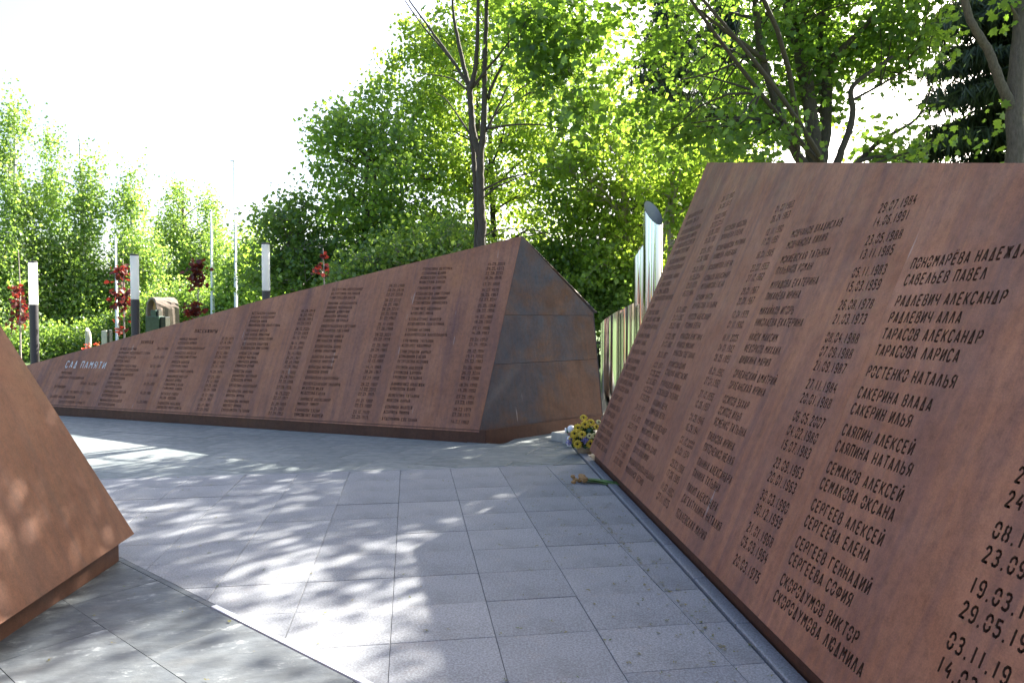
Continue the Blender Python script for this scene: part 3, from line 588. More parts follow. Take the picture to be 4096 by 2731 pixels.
Lm2 = pick(c7, 235, 432, -95, 1400, m2, sx=.77) + pick(c7, 833, 425, 477, 1430, d2, sx=.72)
Lm1 = pick(c6, 1095, 275, 748, 1140, m1, sx=.76, gapk=1.2)
for k, s in enumerate(['06.08.1968', '05.05.1970', '06.10.1987', '23.12.1986', '18.05.1993', '14.09.1986', '11.09.1990']):
    xy = [(1675, 270), (1615, 408), (1562, 545), (1510, 685), (1462, 822), (1405, 965), (1350, 1105)][k]
    a = uvm(*c6, *xy); Lm1.append((a[0], a[1], s, CAPM * .95, .68))
a = uvm(*c6, 1405, 178); Lm1.append((a[0], a[1], 'ЭКИПАЖ', .062, 1.0))
a = uvm(*c7, 448, 325); Lm2.append((a[0], a[1], 'ПАССАЖИРЫ', .066, 1.0))
Lt = []
for x, y, s, cap, sx in [(215, 550, 'САД ПАМЯТИ', .128, .98), (165, 650, 'МЕМОРИАЛ', CAPM, .8), (128, 722, 'ЭКИПАЖУ И ПАССАЖИРАМ', CAPM, .76), (468, 818, 'РЕЙСА 7К 9268,', CAPM, .76), (60, 865, 'ПОГИБШИМ', CAPM, .8),
                         (250, 948, '31 ОКТЯБРЯ 2015 ГОДА', CAPM, .76), (0, 1018, 'В НЕБЕ НАД СИНАЙСКИМ', CAPM, .76), (125, 1105, 'ПОЛУОСТРОВОМ (ЕГИПЕТ)', CAPM, .76)]:
    a = uvm(*c6, x, y); Lt.append((a[0], a[1], s, cap, sx))
peak = PM.uv_of(2086, 944); mt = PM.uv_of(1035, 1203); tl = PM.uv_of(131, 1454)
sl = (peak[1] - tl[1]) / (peak[0] - tl[0]); tipu = tl[0] - (tl[1] - .03) / ((mt[1] - tl[1]) / (mt[0] - tl[0]))
outM = [(tipu, 0), (LM, 0), (peak[0], peak[1]), (mt[0], mt[1]), (tl[0], tl[1]), (tipu, .03)]
mw = empty('name_wall', (BRm[0], BRm[1], 0), 'long low leaning rust-brown steel wall with names and title, rising to a peak', 'memorial wall')
seamM = [None] + [PM.uv_of(*p)[0] for p in []]
seams = [None, LM - 6.62, LM - 5.45, LM - 4.16, LM - 2.86, LM - 1.45, None]
for k in range(6):
    pl = inset(cut_poly(outM, seams[k], seams[k + 1], .02), .0005)
    o = make_plate(PM, pl, [Lt, Lm1, Lm2, Lm3, Lm4, Lm5][k], mw, M_CORTEN, flange=.05); reloc(o, mw)
# added white plate painting the sky light seen through the title letters
tu = Lt[0]; o = face_plate('title_sky_plate', [PM.P(tu[0], tu[1] - .004, -.006), PM.P(tu[0] + .98, tu[1] - .004, -.006), PM.P(tu[0] + .98, tu[1] + .135, -.006), PM.P(tu[0], tu[1] + .135, -.006)], M_TITLE_SKY, mw, th=.004); reloc(o, mw)
reloc(face_plate('inner_backing', [PM.P(tipu + .1, .005, -.06), PM.P(LM - .01, .005, -.06), PM.P(peak[0] - .02, peak[1] - .03, -.06), PM.P(mt[0], mt[1] - .02, -.06), PM.P(tipu + .2, .04, -.06)], M_INNER, mw), mw)
# end face of the long wall in mill-scaled plates
Ab = PM.P(LM + .004, 0, -.002); Pk = PM.P(peak[0] + .004, peak[1], -.002)
Cb = P3((1.325, 10.15, .13)); Ct = P3((1.30, 10.33, 1.63)); _n3 = np.cross(Cb - Ab, Pk - Ab); Ct = Ct - P3((_n3[0], _n3[1], 0)) * (((Ct - Ab) @ _n3) / (_n3[0] ** 2 + _n3[1] ** 2))
def lerp(a, b, t): return a + (b - a) * t
def on_edge(z): return lerp(Ab, Pk, (z - Ab[2]) / (Pk[2] - Ab[2]))
def on_back(z): return lerp(Cb, Ct, (z - Cb[2]) / (Ct[2] - Cb[2]))
zs = [Ab[2], .96, 1.60]
ends = empty
for z0, z1 in ((Ab[2] + .001, .958), (.962, 1.598)):
    reloc(face_plate('end_plate', [on_edge(z0), on_back(max(z0, .131)), on_back(z1), on_edge(z1)], M_CORTEN_D, mw, th=.01), mw)
reloc(face_plate('end_plate', [on_edge(1.602), on_back(1.602), Ct, Pk], M_CORTEN_D, mw, th=.01), mw)
TIP = PM.P(tipu, .02, -.05)
off = P3((PM.n[0], PM.n[1], 0)) * .02
reloc(face_plate('roof_panel', [PM.P(peak[0], peak[1], 0) + off * 0 + P3((.02, .035, .004)), Ct + P3((.05, .02, .02)), TIP + off], M_CORTEN_D, mw, th=.02), mw)
reloc(face_plate('back_panel', [Cb, P3((TIP[0], TIP[1], .13)), Ct], M_CORTEN_D, mw), mw)
bA = np.array([-.33, 8.67]); dM = -np.array([.9387, -.3454])
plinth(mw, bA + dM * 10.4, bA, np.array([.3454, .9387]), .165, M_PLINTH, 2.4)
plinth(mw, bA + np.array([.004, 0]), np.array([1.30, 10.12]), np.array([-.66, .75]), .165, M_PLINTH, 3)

# ---- near wall at the left edge
ELc = ground(538, 2134, .15); EL2 = ground(0, 2497, .15)
PL = Panel(EL2 - (ELc - EL2) / np.linalg.norm(ELc - EL2) * 3.8, ELc - EL2, .417)
c0 = PL.uv_of(538, 2134)[0]; e1 = PL.uv_of(0, 1298)
pkL = (c0 + (e1[0] - c0) * 1.75, e1[1] * 1.75)
lw = empty('steel_wall', (ELc[0], ELc[1], 0), 'blank leaning rust-brown steel wall with sun patches beside dark slate', 'memorial wall')
outL = [(0, 0), (c0, 0), pkL, (0, pkL[1] - .55)]
for a, b in ((None, c0 - 2.6), (c0 - 2.6, None)):
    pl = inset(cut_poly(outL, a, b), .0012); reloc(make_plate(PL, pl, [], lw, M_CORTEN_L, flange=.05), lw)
bk = P3((PL.n[0], PL.n[1], 0))
CbL = PL.P(c0, 0) + bk * 1.7 + PL.w * .6; CbL[2] = .1; CtL = CbL + P3((-.1, 0, 1.6))
reloc(face_plate('end_panel', [PL.P(c0 - .004, 0, -.052), CbL, CtL, PL.P(pkL[0] - .004, pkL[1] - .01, -.052)], M_CORTEN_D, lw), lw)
reloc(face_plate('roof_panel', [PL.P(pkL[0], pkL[1] - .02, -.05), CtL, PL.P(0, pkL[1] - .6, -.05)], M_CORTEN_D, lw), lw)
reloc(face_plate('inner_backing', [PL.P(.01, .005, -.06), PL.P(c0 - .02, .005, -.06), PL.P(pkL[0] - .03, pkL[1] - .04, -.06), PL.P(.02, pkL[1] - .62, -.06)], M_INNER, lw), lw)
g0 = np.array([-2.529, 4.456]); g1 = np.array([-2.466, 3.372]); dg = (g1 - g0) / np.linalg.norm(g1 - g0)
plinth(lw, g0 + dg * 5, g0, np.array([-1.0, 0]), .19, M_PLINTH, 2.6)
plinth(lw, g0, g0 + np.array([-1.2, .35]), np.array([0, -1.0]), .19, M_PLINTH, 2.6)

# ------------------------------------------------------------------ polished pipes
def pipe(x0, x1, d, z_l, z_r, face_cam, label, tilt_back):
    """oblique-cut steel pipe between photo columns x0..x1 at distance d; top heights at its left and right side"""
    c = at((x0 + x1) / 2, 1275, d); r = (x1 - x0) / 2 / FPX * d; root = empty('steel_pipe', (c[0], c[1], 0), label, 'pipe', 'polished steel pipes behind the walls')
    n = 72; V, Fo, Fi, Fr = [], [], [], []
    def top(dx, dy): return (z_l + z_r) / 2 + (z_r - z_l) / 2 * dx / r + tilt_back * dy
    for rr in (r, r - .008):
        for k in range(n):
            q = 2 * math.pi * k / n; x, y = rr * math.cos(q), rr * math.sin(q); V += [(x, y, -.03), (x, y, top(x, y))]
    for k in range(n):
        k2 = (k + 1) % n; Fo.append((2 * k, 2 * k2, 2 * k2 + 1, 2 * k + 1)); o = 2 * n
        Fi.append((o + 2 * k, o + 2 * k + 1, o + 2 * k2 + 1, o + 2 * k2)); Fr.append((2 * k + 1, 2 * k2 + 1, o + 2 * k2 + 1, o + 2 * k + 1))
    me = bpy.data.meshes.new('pipe_shell'); me.from_pydata(V, [], [f for f in Fo]); me.update(); me.polygons.foreach_set('use_smooth', np.ones(len(me.polygons), dtype=bool))
    link('pipe_shell', me, M_CHROME, root)
    me = bpy.data.meshes.new('rim'); me.from_pydata([V[2 * k + 1] for k in range(2 * n)], [], [(k, (k + 1) % n, n + (k + 1) % n, n + k) for k in range(n)]); me.update(); link('rim', me, M_CHROME, root)
    me = bpy.data.meshes.new('pipe_lining'); me.from_pydata(V, [], Fi); me.update(); me.polygons.foreach_set('use_smooth', np.ones(len(me.polygons), dtype=bool))
    link('pipe_lining', me, M_PIPEIN, root)
    return root
def zpx(y, d): return EYE + (1275 - y) / FPX * d
PD = 11.4
pipe(2573, 2648, PD, zpx(828, PD), zpx(878, PD), True, 'tallest polished steel pipe with its slanted mouth open to the plaza', 1.25)
pipe(2531, 2606, PD + .55, zpx(1030, PD), zpx(925, PD), False, 'second tallest polished steel pipe close beside the tallest one', -.3)
pipe(2466, 2541, PD + .35, zpx(1255, PD), zpx(1212, PD), False, 'shorter polished steel pipe between the tall pipes and the long wall', -.25)
pipe(2404, 2479, PD + .15, zpx(1292, PD), zpx(1243, PD), False, 'lowest polished steel pipe at the end of the long wall', -.25)

# ------------------------------------------------------------------ trees
def leaf_quad():   # folded diamond
    return np.array([(0, 0, 0), (.5, .42, .08), (0, 1, 0), (-.5, .42, .08)]), np.array([(0, 1, 2), (0, 2, 3)])
def leaf_maple():
    pts = [(0, 0), (.28, .08), (.55, .18), (.40, .42), (.52, .68), (.2, .66), (0, 1.0), (-.2, .66), (-.52, .68), (-.40, .42), (-.55, .18), (-.28, .08)]
    v = [(x, y, .10 * abs(x)) for x, y in pts] + [(0, .38, 0)]
    return np.array(v), np.array([(12, i, (i + 1) % 12) for i in range(12)])
def leaf_five():
    pts = [(0, 0), (.55, .15), (.42, .68), (0, 1.0), (-.42, .68), (-.55, .15)]
    v = [(x, y, .10 * abs(x)) for x, y in pts]; return np.array(v), np.array([(0, 1, 2), (0, 2, 3), (0, 3, 4), (0, 4, 5)])
def scatter_leaves(pos, size, tmpl, rng, up=.35, droop=.35):
    T, Fc = tmpl; n = len(pos)
    y = rng.normal(size=(n, 3)); y[:, 2] -= droop * 2; y /= np.linalg.norm(y, axis=1)[:, None]
    z = rng.normal(size=(n, 3)); z[:, 2] += up * 3; z -= y * np.sum(z * y, 1)[:, None]; z /= np.linalg.norm(z, axis=1)[:, None] + 1e-9
    x = np.cross(y, z); s = size * rng.uniform(.5, 1.4, n)
    M = np.stack([x, y, z], 1) * s[:, None, None]
    V = np.einsum('mk,nkj->nmj', T, M) + pos[:, None, :]
    m = len(T); F = (Fc[None] + (np.arange(n) * m)[:, None, None]).reshape(-1, 3)
    return V.reshape(-1, 3), F
def blob_clusters(blobs, n, rng, shell=.5):
    wt = np.array([b[6] if len(b) > 6 else b[3] * b[4] * b[5] for b in blobs]); wt = wt / wt.sum(); out = []
    for b, k in zip(blobs, rng.multinomial(n, wt)):
        d = rng.normal(size=(k, 3)); d /= np.linalg.norm(d, axis=1)[:, None]
        r = (shell ** 3 + (1 - shell ** 3) * rng.random(k)) ** (1 / 3)
        out.append(np.array(b[:3]) + d * r[:, None] * np.array(b[3:6]))
    return np.concatenate(out)
def bezier(a, b, c, n): t = np.linspace(0, 1, n)[:, None]; return (1 - t) ** 2 * a + 2 * t * (1 - t) * b + t * t * c
def tree(name, label, cat_group, trunks, blobs, ncl, per, lsize, tmpl, lmat, bmat, seed, crad=.38, limbs=9, shell=.5, droop=.35, cat='tree', twig=.012, extra=None, flat=.65):
    """trunks: list of [(x,y,z,r)...] in world metres; blobs: crown ellipsoids"""
    rng = np.random.default_rng(seed); base = np.array(trunks[0][0][:3]); base[2] = -.05
    root = empty(name, base, label, cat, cat_group)
    mb = MB(); tp = []
    for tr in trunks:
        tr = np.array(tr, float); k = 6
        pts = []; rad = []
        for i in range(len(tr) - 1):
            for j in range(k):
                f = j / k; p = tr[i, :3] * (1 - f) + tr[i + 1, :3] * f; pts.append(p); rad.append(tr[i, 3] * (1 - f) + tr[i + 1, 3] * f)
        pts.append(tr[-1, :3]); rad.append(tr[-1, 3]); pts = np.array(pts); rad = np.array(rad)
        # round the polyline and roughen it a little
        for _ in range(3): pts[1:-1] = (pts[:-2] + 2 * pts[1:-1] + pts[2:]) / 4
        pts[1:, :2] += rng.normal(size=(len(pts) - 1, 2)) * rad[1:, None] * .10
        mb.tube(pts, rad, 9); tp += [(p, r) for p, r in zip(pts, rad)]
    cl = blob_clusters(blobs, ncl, rng, shell) if ncl else np.zeros((0, 3))
    if ncl:
        TP = np.array([p for p, _ in tp]); TR = np.array([r for _, r in tp])
        tips = cl[rng.choice(len(cl), min(limbs, len(cl)), replace=False)]
        LPs = []; LRs = []
        for t in tips:
            dz = t[2] - TP[:, 2]; hd = np.linalg.norm(TP[:, :2] - t[:2], axis=1); cost = np.abs(dz - hd * .55) + .25 * hd + (dz < 0) * 2
            i = int(np.argmin(cost)); a = TP[i]; r0 = min(TR[i] * .55, .055)
            mid = (a + t) / 2 + np.array([0, 0, .12 * np.linalg.norm(t - a)]) + rng.normal(size=3) * .12 * np.linalg.norm(t - a)
            q = bezier(a, mid, t, 9); rr = np.linspace(r0, twig, 9); mb.tube(q, rr, 6, False); LPs.append(q[2:]); LRs.append(rr[2:])
        LA = np.concatenate(LPs); LB = np.concatenate(LRs)
        sub = rng.permutation(len(cl))[:min(len(cl), 260)]
        for i in sub:
            t = cl[i]; dd = np.linalg.norm(LA - t, axis=1) + (LA[:, 2] > t[2]) * .4; k = int(np.argmin(dd)); a = LA[k]
            L = np.linalg.norm(t - a)
            if L < .1: continue
            mid = (a + t) / 2 + rng.normal(size=3) * .12 * L + np.array([0, 0, .08 * L])
            q = bezier(a, mid, t, 5); mb.tube(q, np.linspace(min(LB[k] * .7, .03), twig * .45, 5), 4, False)
    if extra:
        for pts, r0, r1 in extra:
            mb.tube(pts, np.linspace(r0, r1, len(pts)), 6, False)
    mb.build('trunk', bmat, root, True, off=base)
    if ncl:
        cnt = rng.poisson(per, len(cl)); idx = np.repeat(np.arange(len(cl)), cnt)
        o = rng.normal(size=(len(idx), 3)) * np.array([1, 1, flat]) * crad * rng.uniform(.6, 1.3, len(cl))[idx][:, None]
        V, F = scatter_leaves(cl[idx] + o - base, lsize, tmpl, rng, droop=droop)
        link('crown', np_mesh('crown', V, faces=F), lmat, root)
    return root
def blobpx(x, y, d, rx, ry, depth=None, wt=None):
    """crown ellipsoid centred at 2352-px point (x,y), distance d, radii in px"""
    c = at2(x, y, d); k = d / 1608; b = [*c, rx * k, (depth if depth else rx * k), ry * k]
    return b + ([wt] if wt else [])
def tr2(pts, d0=None):
    """trunk polyline from (x2352, y2352, dist, radius)"""
    return [(*at2(x, y, d), r) for x, y, d, r in pts]
def trunk_up(x, y_top, d, r0, r1, lean=0.0, wob=.15, seed=0):
    rg = random.Random(seed); t = at2(x, y_top, d); z1 = t[2]; b = (t[0] - lean, t[1], -.05); out = []
    for i in range(6):
        f = i / 5; out.append((b[0] + lean * f + (rg.uniform(-wob, wob) if 0 < i else 0), b[1] + (rg.uniform(-wob, wob) if 0 < i else 0), b[2] + (z1 - b[2]) * f, r0 * (1 - f) + r1 * f))
    return out
QD, MP, FV = leaf_quad(), leaf_maple(), leaf_five()

# big maple behind the tall wall (three stems)
d = 12.5
tB = at2(1865, 372, d)
b0 = (tB[0], tB[1], -.05, .24)
trunks = [[b0, (*at2(1872, 372, d), 0.150), (*at2(1862, 250, d), 0.116), (*at2(1832, 90, d), 0.102), (*at2(1800, -20, d), 0.088), (*at2(1770, -220, d), 0.048)],
          [(*at2(1880, 420, d), 0.136), (*at2(1892, 330, d + .2), 0.109), (*at2(1900, 200, d + .3), 0.095), (*at2(1885, 60, d + .3), 0.082), (*at2(1900, -180, d + .4), 0.041)],
          [(*at2(1870, 420, d), 0.102), (*at2(1800, 300, d - .5), 0.068), (*at2(1745, 120, d - .8), 0.061), (*at2(1735, 0, d - .8), 0.054), (*at2(1700, -150, d - 1), 0.034)],
          [(*at2(1905, 420, d - .3), 0.088), (*at2(1935, 345, d - .5), 0.058), (*at2(1962, 262, d - .5), 0.051), (*at2(1950, 200, d - .6), 0.041), (*at2(2050, 130, d - .8), 0.024)],
          [(*at2(1920, 430, d + .3), 0.068), (*at2(2010, 330, d + .2), 0.041), (*at2(2110, 275, d + .1), 0.024), (*at2(2140, 200, d), 0.014)],
          [(*at2(1895, 150, d), 0.068), (*at2(1990, 60, d - .4), 0.041), (*at2(2060, -40, d - .6), 0.027)],
          [(*at2(1760, 140, d - .8), 0.048), (*at2(1690, 90, d - 1.2), 0.034), (*at2(1600, 20, d - 1.4), 0.020)]]
blobs = [blobpx(1500, 60, d, 140, 130, 1.6), blobpx(1600, 250, d - .6, 170, 130, 1.8), blobpx(1740, 60, d + .4, 190, 150, 2.2), blobpx(1700, 330, d - .8, 140, 60, 1.4),
         blobpx(1950, 40, d + .4, 190, 120, 2.2, 8), blobpx(2050, 120, d, 110, 70, 1.3, 2.5), blobpx(1480, 280, d - .2, 90, 90, 1.0), blobpx(1800, 200, d + .8, 130, 120, 1.4, 3.5),
         blobpx(1850, -220, d + .5, 420, 200, 3.2, 3.2), blobpx(2000, 300, d + .3, 110, 60, .9, .5), blobpx(2080, 350, d + .2, 80, 40, .8, .4), [1.8, 8.9, 7.3, 1.1, 1.0, .8, 6], [3.4, 10.6, 7.2, .9, .8, .7, 2.5], blobpx(1560, 400, d - .4, 90, 50, .9)]  # fixed-point blobs: limbs above the view, added to shade the near left wall
tree('maple_tree', 'large dark-barked maple with several stems rising behind the tall name wall', 'park trees', trunks, blobs, 520, 48, .096, MP, M_MAPLE, M_BARKD, 3, crad=.24, limbs=26, shell=.3, twig=.014)
# maple at the right edge
d = 10.4; tB = at2(2342, 372, d)
trunks = [[(tB[0] + .05, tB[1], -.05, .17), (*at2(2334, 380, d), .125), (*at2(2330, 250, d), .115), (*at2(2346, 60, d), .10), (*at2(2350, -150, d), .09), (*at2(2380, -420, d), .05)],
          [(*at2(2330, 262, d), .075), (*at2(2296, 190, d - .1), .065), (*at2(2268, 110, d - .2), .058), (*at2(2228, 50, d - .3), .05), (*at2(2205, -40, d - .4), .05), (*at2(2180, -260, d - .4), .03)]]
blobs = [blobpx(2500, -330, d, 280, 230, 2.2), blobpx(2180, -200, d - .2, 170, 100, 1.5, .5), blobpx(2320, 60, d, 30, 80, .5, .25), blobpx(2330, 280, d + .3, 25, 60, .4, .25), blobpx(2620, -200, d, 200, 150, 2)]
tree('maple_tree', 'slender brown maple trunk with a curved side branch before the dark spruce', 'park trees', trunks, blobs, 110, 40, .105, MP, M_MAPLE, M_BARK, 5, crad=.24, limbs=16, shell=.3)
# slender multi-stem tree behind the peak of the long wall
d = 12.4
def c7p(x, y, dd=0.0): return at(1200 + x * .7016, y * .7016, d + dd)
def T7(pts, r0, r1, dd=0.0, dd1=None):
    n = len(pts); dd1 = dd if dd1 is None else dd1
    return [(*c7p(x, y, dd + (dd1 - dd) * i / (n - 1)), r0 + (r1 - r0) * i / (n - 1)) for i, (x, y) in enumerate(pts)]
bs = c7p(1035, 1390)
trunks = [[(bs[0], bs[1], -.05, .105)] + T7([(1035, 1390), (1030, 1150), (1026, 960), (1030, 860), (1046, 760), (1052, 560), (1052, 350), (1062, 150), (1066, -60), (1080, -500)], .082, .025),
          [(bs[0] - .12, bs[1] + .1, -.05, .07)] + T7([(1012, 1270), (1000, 1050), (988, 880), (975, 780), (968, 700)], .052, .03, .15),
          T7([(1025, 890), (1000, 820), (980, 720), (970, 520), (968, 500)], .06, .052),
          T7([(968, 510), (938, 400), (905, 250), (875, 100), (866, -40), (850, -300)], .045, .015, 0, .4), T7([(970, 510), (1000, 400), (1012, 200), (1018, -40), (1020, -400)], .05, .018, 0, -.3),
          T7([(985, 500), (1060, 400), (1130, 320), (1190, 240), (1250, 190)], .03, .01, 0, -.4), T7([(962, 490), (860, 330), (780, 220), (700, 110), (620, 0), (560, -90)], .032, .008, 0, .4),
          T7([(950, 460), (830, 300), (690, 140), (595, 0), (540, -90)], .022, .006, .1, .6), T7([(1075, 560), (1085, 510), (1130, 420), (1190, 290), (1185, 150), (1200, 20)], .034, .012, 0, .3),
          T7([(1062, 745), (1110, 650), (1180, 500), (1240, 370)], .026, .007, 0, .3), T7([(1065, 735), (1200, 712), (1350, 708), (1550, 745), (1650, 790)], .02, .005, 0, -.6),
          T7([(1050, 1080), (1180, 1015), (1300, 990), (1420, 950)], .02, .006, 0, -.4), T7([(1058, 1120), (1110, 1070), (1230, 1020), (1310, 985)], .02, .006),
          T7([(975, 775), (900, 660), (830, 560), (770, 530)], .02, .006, .1, .4), T7([(955, 515), (880, 450), (780, 430), (640, 415)], .018, .005, 0, .4),
          T7([(1050, 1345), (1120, 1310), (1270, 1300), (1440, 1340)], .014, .005, 0, -.3)]
k = .7016 / 1.7415
def bl7(x, y, rx, ry, dd=0, wt=None): return blobpx((1200 + x * .7016) / 1.7415, y * k, d + dd, rx * k, ry * k, .6, wt)
blobs = [bl7(1420, 330, 130, 130, -.3, 3), bl7(1380, 130, 150, 120, -.2, 3), bl7(1560, 120, 120, 120, -.4, 2), bl7(1250, 60, 120, 80, 0, 1), bl7(1560, 650, 90, 110, -.5, 1.5), bl7(1050, -350, 420, 250, 0, 6), bl7(1480, 480, 90, 100, -.5, 1.5)]
tree('young_maple', 'slender grey multi-stemmed maple growing behind the peak of the long wall', 'park trees', trunks, blobs, 130, 24, .125, MP, M_MAPLE, M_BARKD, 21, crad=.34, limbs=8, shell=.2, twig=.008)

# sunlit maples behind it
def simple_tree(name, label, d, x, ytop, blobs, ncl, per, ls, tm, lm, bm, seed, r0=.16, nst=1, lean=0.0, group='park trees', **kw):
    rg = random.Random(seed); trs = []
    for s_ in range(nst):
        tr = trunk_up(x + rg.uniform(-14, 14) * (nst > 1), ytop, d + rg.uniform(-.3, .3) * (nst > 1), r0 * rg.uniform(.75, 1), .03, lean + rg.uniform(-.5, .5) * (nst > 1), .12, seed + s_)
        trs.append(tr)
    return tree(name, label, group, trs, [blobpx(*b[:2], d + (b[5] if len(b) > 5 else 0), *b[2:4], b[4] if len(b) > 4 else None) for b in blobs], ncl, per, ls, tm, lm, bm, seed, **kw)
simple_tree('maple_tree', 'tall sunlit yellow-green maple standing behind the slender multi-stemmed tree', 19, 1120, 60,
            [(1000, 190, 130, 120, 2.4), (935, 190, 80, 70, 1.4), (1010, 105, 90, 60, 1.5), (1130, 120, 150, 130, 2.6), (1130, 330, 170, 140, 2.8), (960, 330, 130, 120, 2.2), (1260, 260, 130, 150, 2.4), (1100, 520, 170, 110, 2.4), (1280, 480, 120, 140, 2.2), (1180, -80, 190, 120, 2.6)],
            500, 84, .10, QD, M_LIME, M_BARKD, 31, r0=.13, nst=3, crad=.27, limbs=22, shell=.35, twig=.012)
simple_tree('maple_tree', 'bright maple with leaning pale trunk behind the polished pipes', 17, 1405, 300,
            [(1330, 420, 90, 120, 1.5), (1420, 560, 110, 100, 1.6), (1350, 630, 100, 90, 1.4), (1470, 400, 70, 90, 1.2), (1400, 250, 80, 80, 1.2)],
            250, 64, .10, QD, M_LIME, M_PALEBARK, 33, r0=.12, nst=2, lean=-.5, crad=.28, limbs=14, shell=.3)
simple_tree('maple_tree', 'pale-trunked maple rising at the edge of the tall name wall', 15.5, 1560, 260,
            [(1540, 420, 70, 60, 1.0), (1580, 560, 70, 100, 1.0), (1500, 330, 70, 60, 1.0), (1640, 400, 90, 80, 1.2)], 130, 40, .11, QD, M_LIME, M_PALEBARK, 34, r0=.12, nst=2, lean=.6, crad=.26, limbs=10, shell=.3)
simple_tree('linden_tree', 'dark-green linden with jagged left edge standing behind the long wall', 17.5, 850, 300,
            [(800, 330, 80, 80, 1.5), (880, 270, 90, 90, 1.6), (790, 470, 90, 100, 1.6), (900, 430, 120, 130, 2.0), (860, 590, 130, 90, 1.8), (960, 560, 110, 110, 1.8)],
            290, 70, .10, QD, M_LINDEN, M_BARK, 41, r0=.13, nst=2, crad=.25, limbs=20, shell=.35)
simple_tree('hazel_bush', 'dark-green hazel bush with pale crooked stems behind the lamp at the wall top', 17.0, 690, 480,
            [(660, 540, 80, 70, 1.3), (740, 580, 80, 80, 1.3), (690, 640, 90, 70, 1.2), (800, 650, 90, 60, 1.2), (690, 470, 30, 40, .5), (620, 650, 60, 60, 1.0)],
            230, 60, .09, QD, M_SHRUB, M_PALEBARK, 43, r0=.045, nst=5, crad=.28, limbs=18, shell=.3, cat='bush')
simple_tree('hazel_bush', 'low green bush with pale stems below the slender maple and the linden', 14.5, 930, 560,
            [(900, 610, 80, 40, 1.0), (990, 600, 80, 45, 1.1), (820, 640, 70, 35, .9), (1040, 560, 40, 50, .6), (930, 550, 40, 40, .6)], 190, 42, .085, QD, M_SHRUB, M_PALEBARK, 44, r0=.04, nst=4, crad=.28, limbs=12, shell=.3, cat='bush')
# birches on the left
B = [(29, 25, 240, [(28, 285, 26, 50, .8), (6, 380, 28, 60, .9), (44, 470, 32, 60, 1.0), (20, 600, 70, 80, 1.8), (50, 720, 70, 80, 1.8)], 'tall birch with hanging sprays rising behind the lamp before the red maple'),
     (31, 185, 310, [(122, 365, 17, 55, .6), (130, 460, 27, 60, .9), (210, 385, 20, 48, .7), (202, 470, 28, 60, .9), (160, 580, 60, 70, 1.8), (190, 690, 75, 80, 2.0)], 'double-topped birch with drooping twigs and a spotted white trunk'),
     (32, 300, 385, [(300, 420, 15, 42, .6), (294, 500, 27, 55, 1.0), (320, 600, 50, 60, 1.6), (290, 690, 60, 70, 1.8)], 'narrow-topped birch behind the round-topped stone'),
     (36, 425, 425, [(420, 462, 32, 36, 1.2), (482, 485, 20, 50, .9), (400, 545, 40, 55, 1.4), (480, 600, 60, 70, 2.0), (420, 670, 70, 70, 2.0)], 'round-crowned sunlit tree behind the white flagpoles'),
     (26, 575, 560, [(580, 590, 30, 40, 1.0), (600, 650, 50, 50, 1.4), (545, 660, 40, 50, 1.2)], 'small dark tree behind the tallest flagpole')]
for i, (d, x, yt, bl, lab) in enumerate(B):
    simple_tree('birch_tree' if i < 3 else 'deciduous_tree', lab, d, x, yt, bl, (330, 330, 230, 340, 130)[i], 74, .115 if i < 4 else .11, QD, M_BIRCH if i != 4 else M_LINDEN, M_BIRCHBARK if i < 3 else M_BARK, 60 + i, r0=.15, crad=.25, limbs=22, shell=.05, droop=.8, flat=1.8)
# undergrowth along the far lawn edge
for i, (x, y, d, rx, ry, lab) in enumerate([(60, 800, 27, 90, 60, 'pale-green shrub in sun behind the first lamp post'), (210, 790, 28, 100, 60, 'bushy green shrub around the foot of the spotted birch'), (330, 740, 28, 80, 60, 'leafy shrub behind the round-topped stone'),
                                            (450, 700, 28, 80, 60, 'bright shrub below the red sapling and flagpole'), (560, 700, 27, 70, 50, 'dark shrub at the foot of the tallest flagpole'), (1250, 640, 18, 120, 90, 'shrub in bright leaf behind the peak of the long wall'),
                                            (1430, 690, 17, 100, 80, 'shrub in bright leaf behind the lowest polished pipe'), (1050, 620, 19, 120, 90, 'shrub under the slender maple behind the long wall')]):
    simple_tree('shrub', lab, d, x, y - ry * .3, [(x, y, rx, ry, 1.3), (x + rx * .5, y + ry * .3, rx * .6, ry * .7, 1.0), (x - rx * .5, y + ry * .2, rx * .6, ry * .7, 1.0)], 150, 60, .10, QD, M_BIRCH if i in (0, 3, 5, 6) else M_SHRUB, M_BARK, 80 + i, r0=.04, nst=3, crad=.3, limbs=10, shell=.2, cat='shrub', group='undergrowth shrubs')

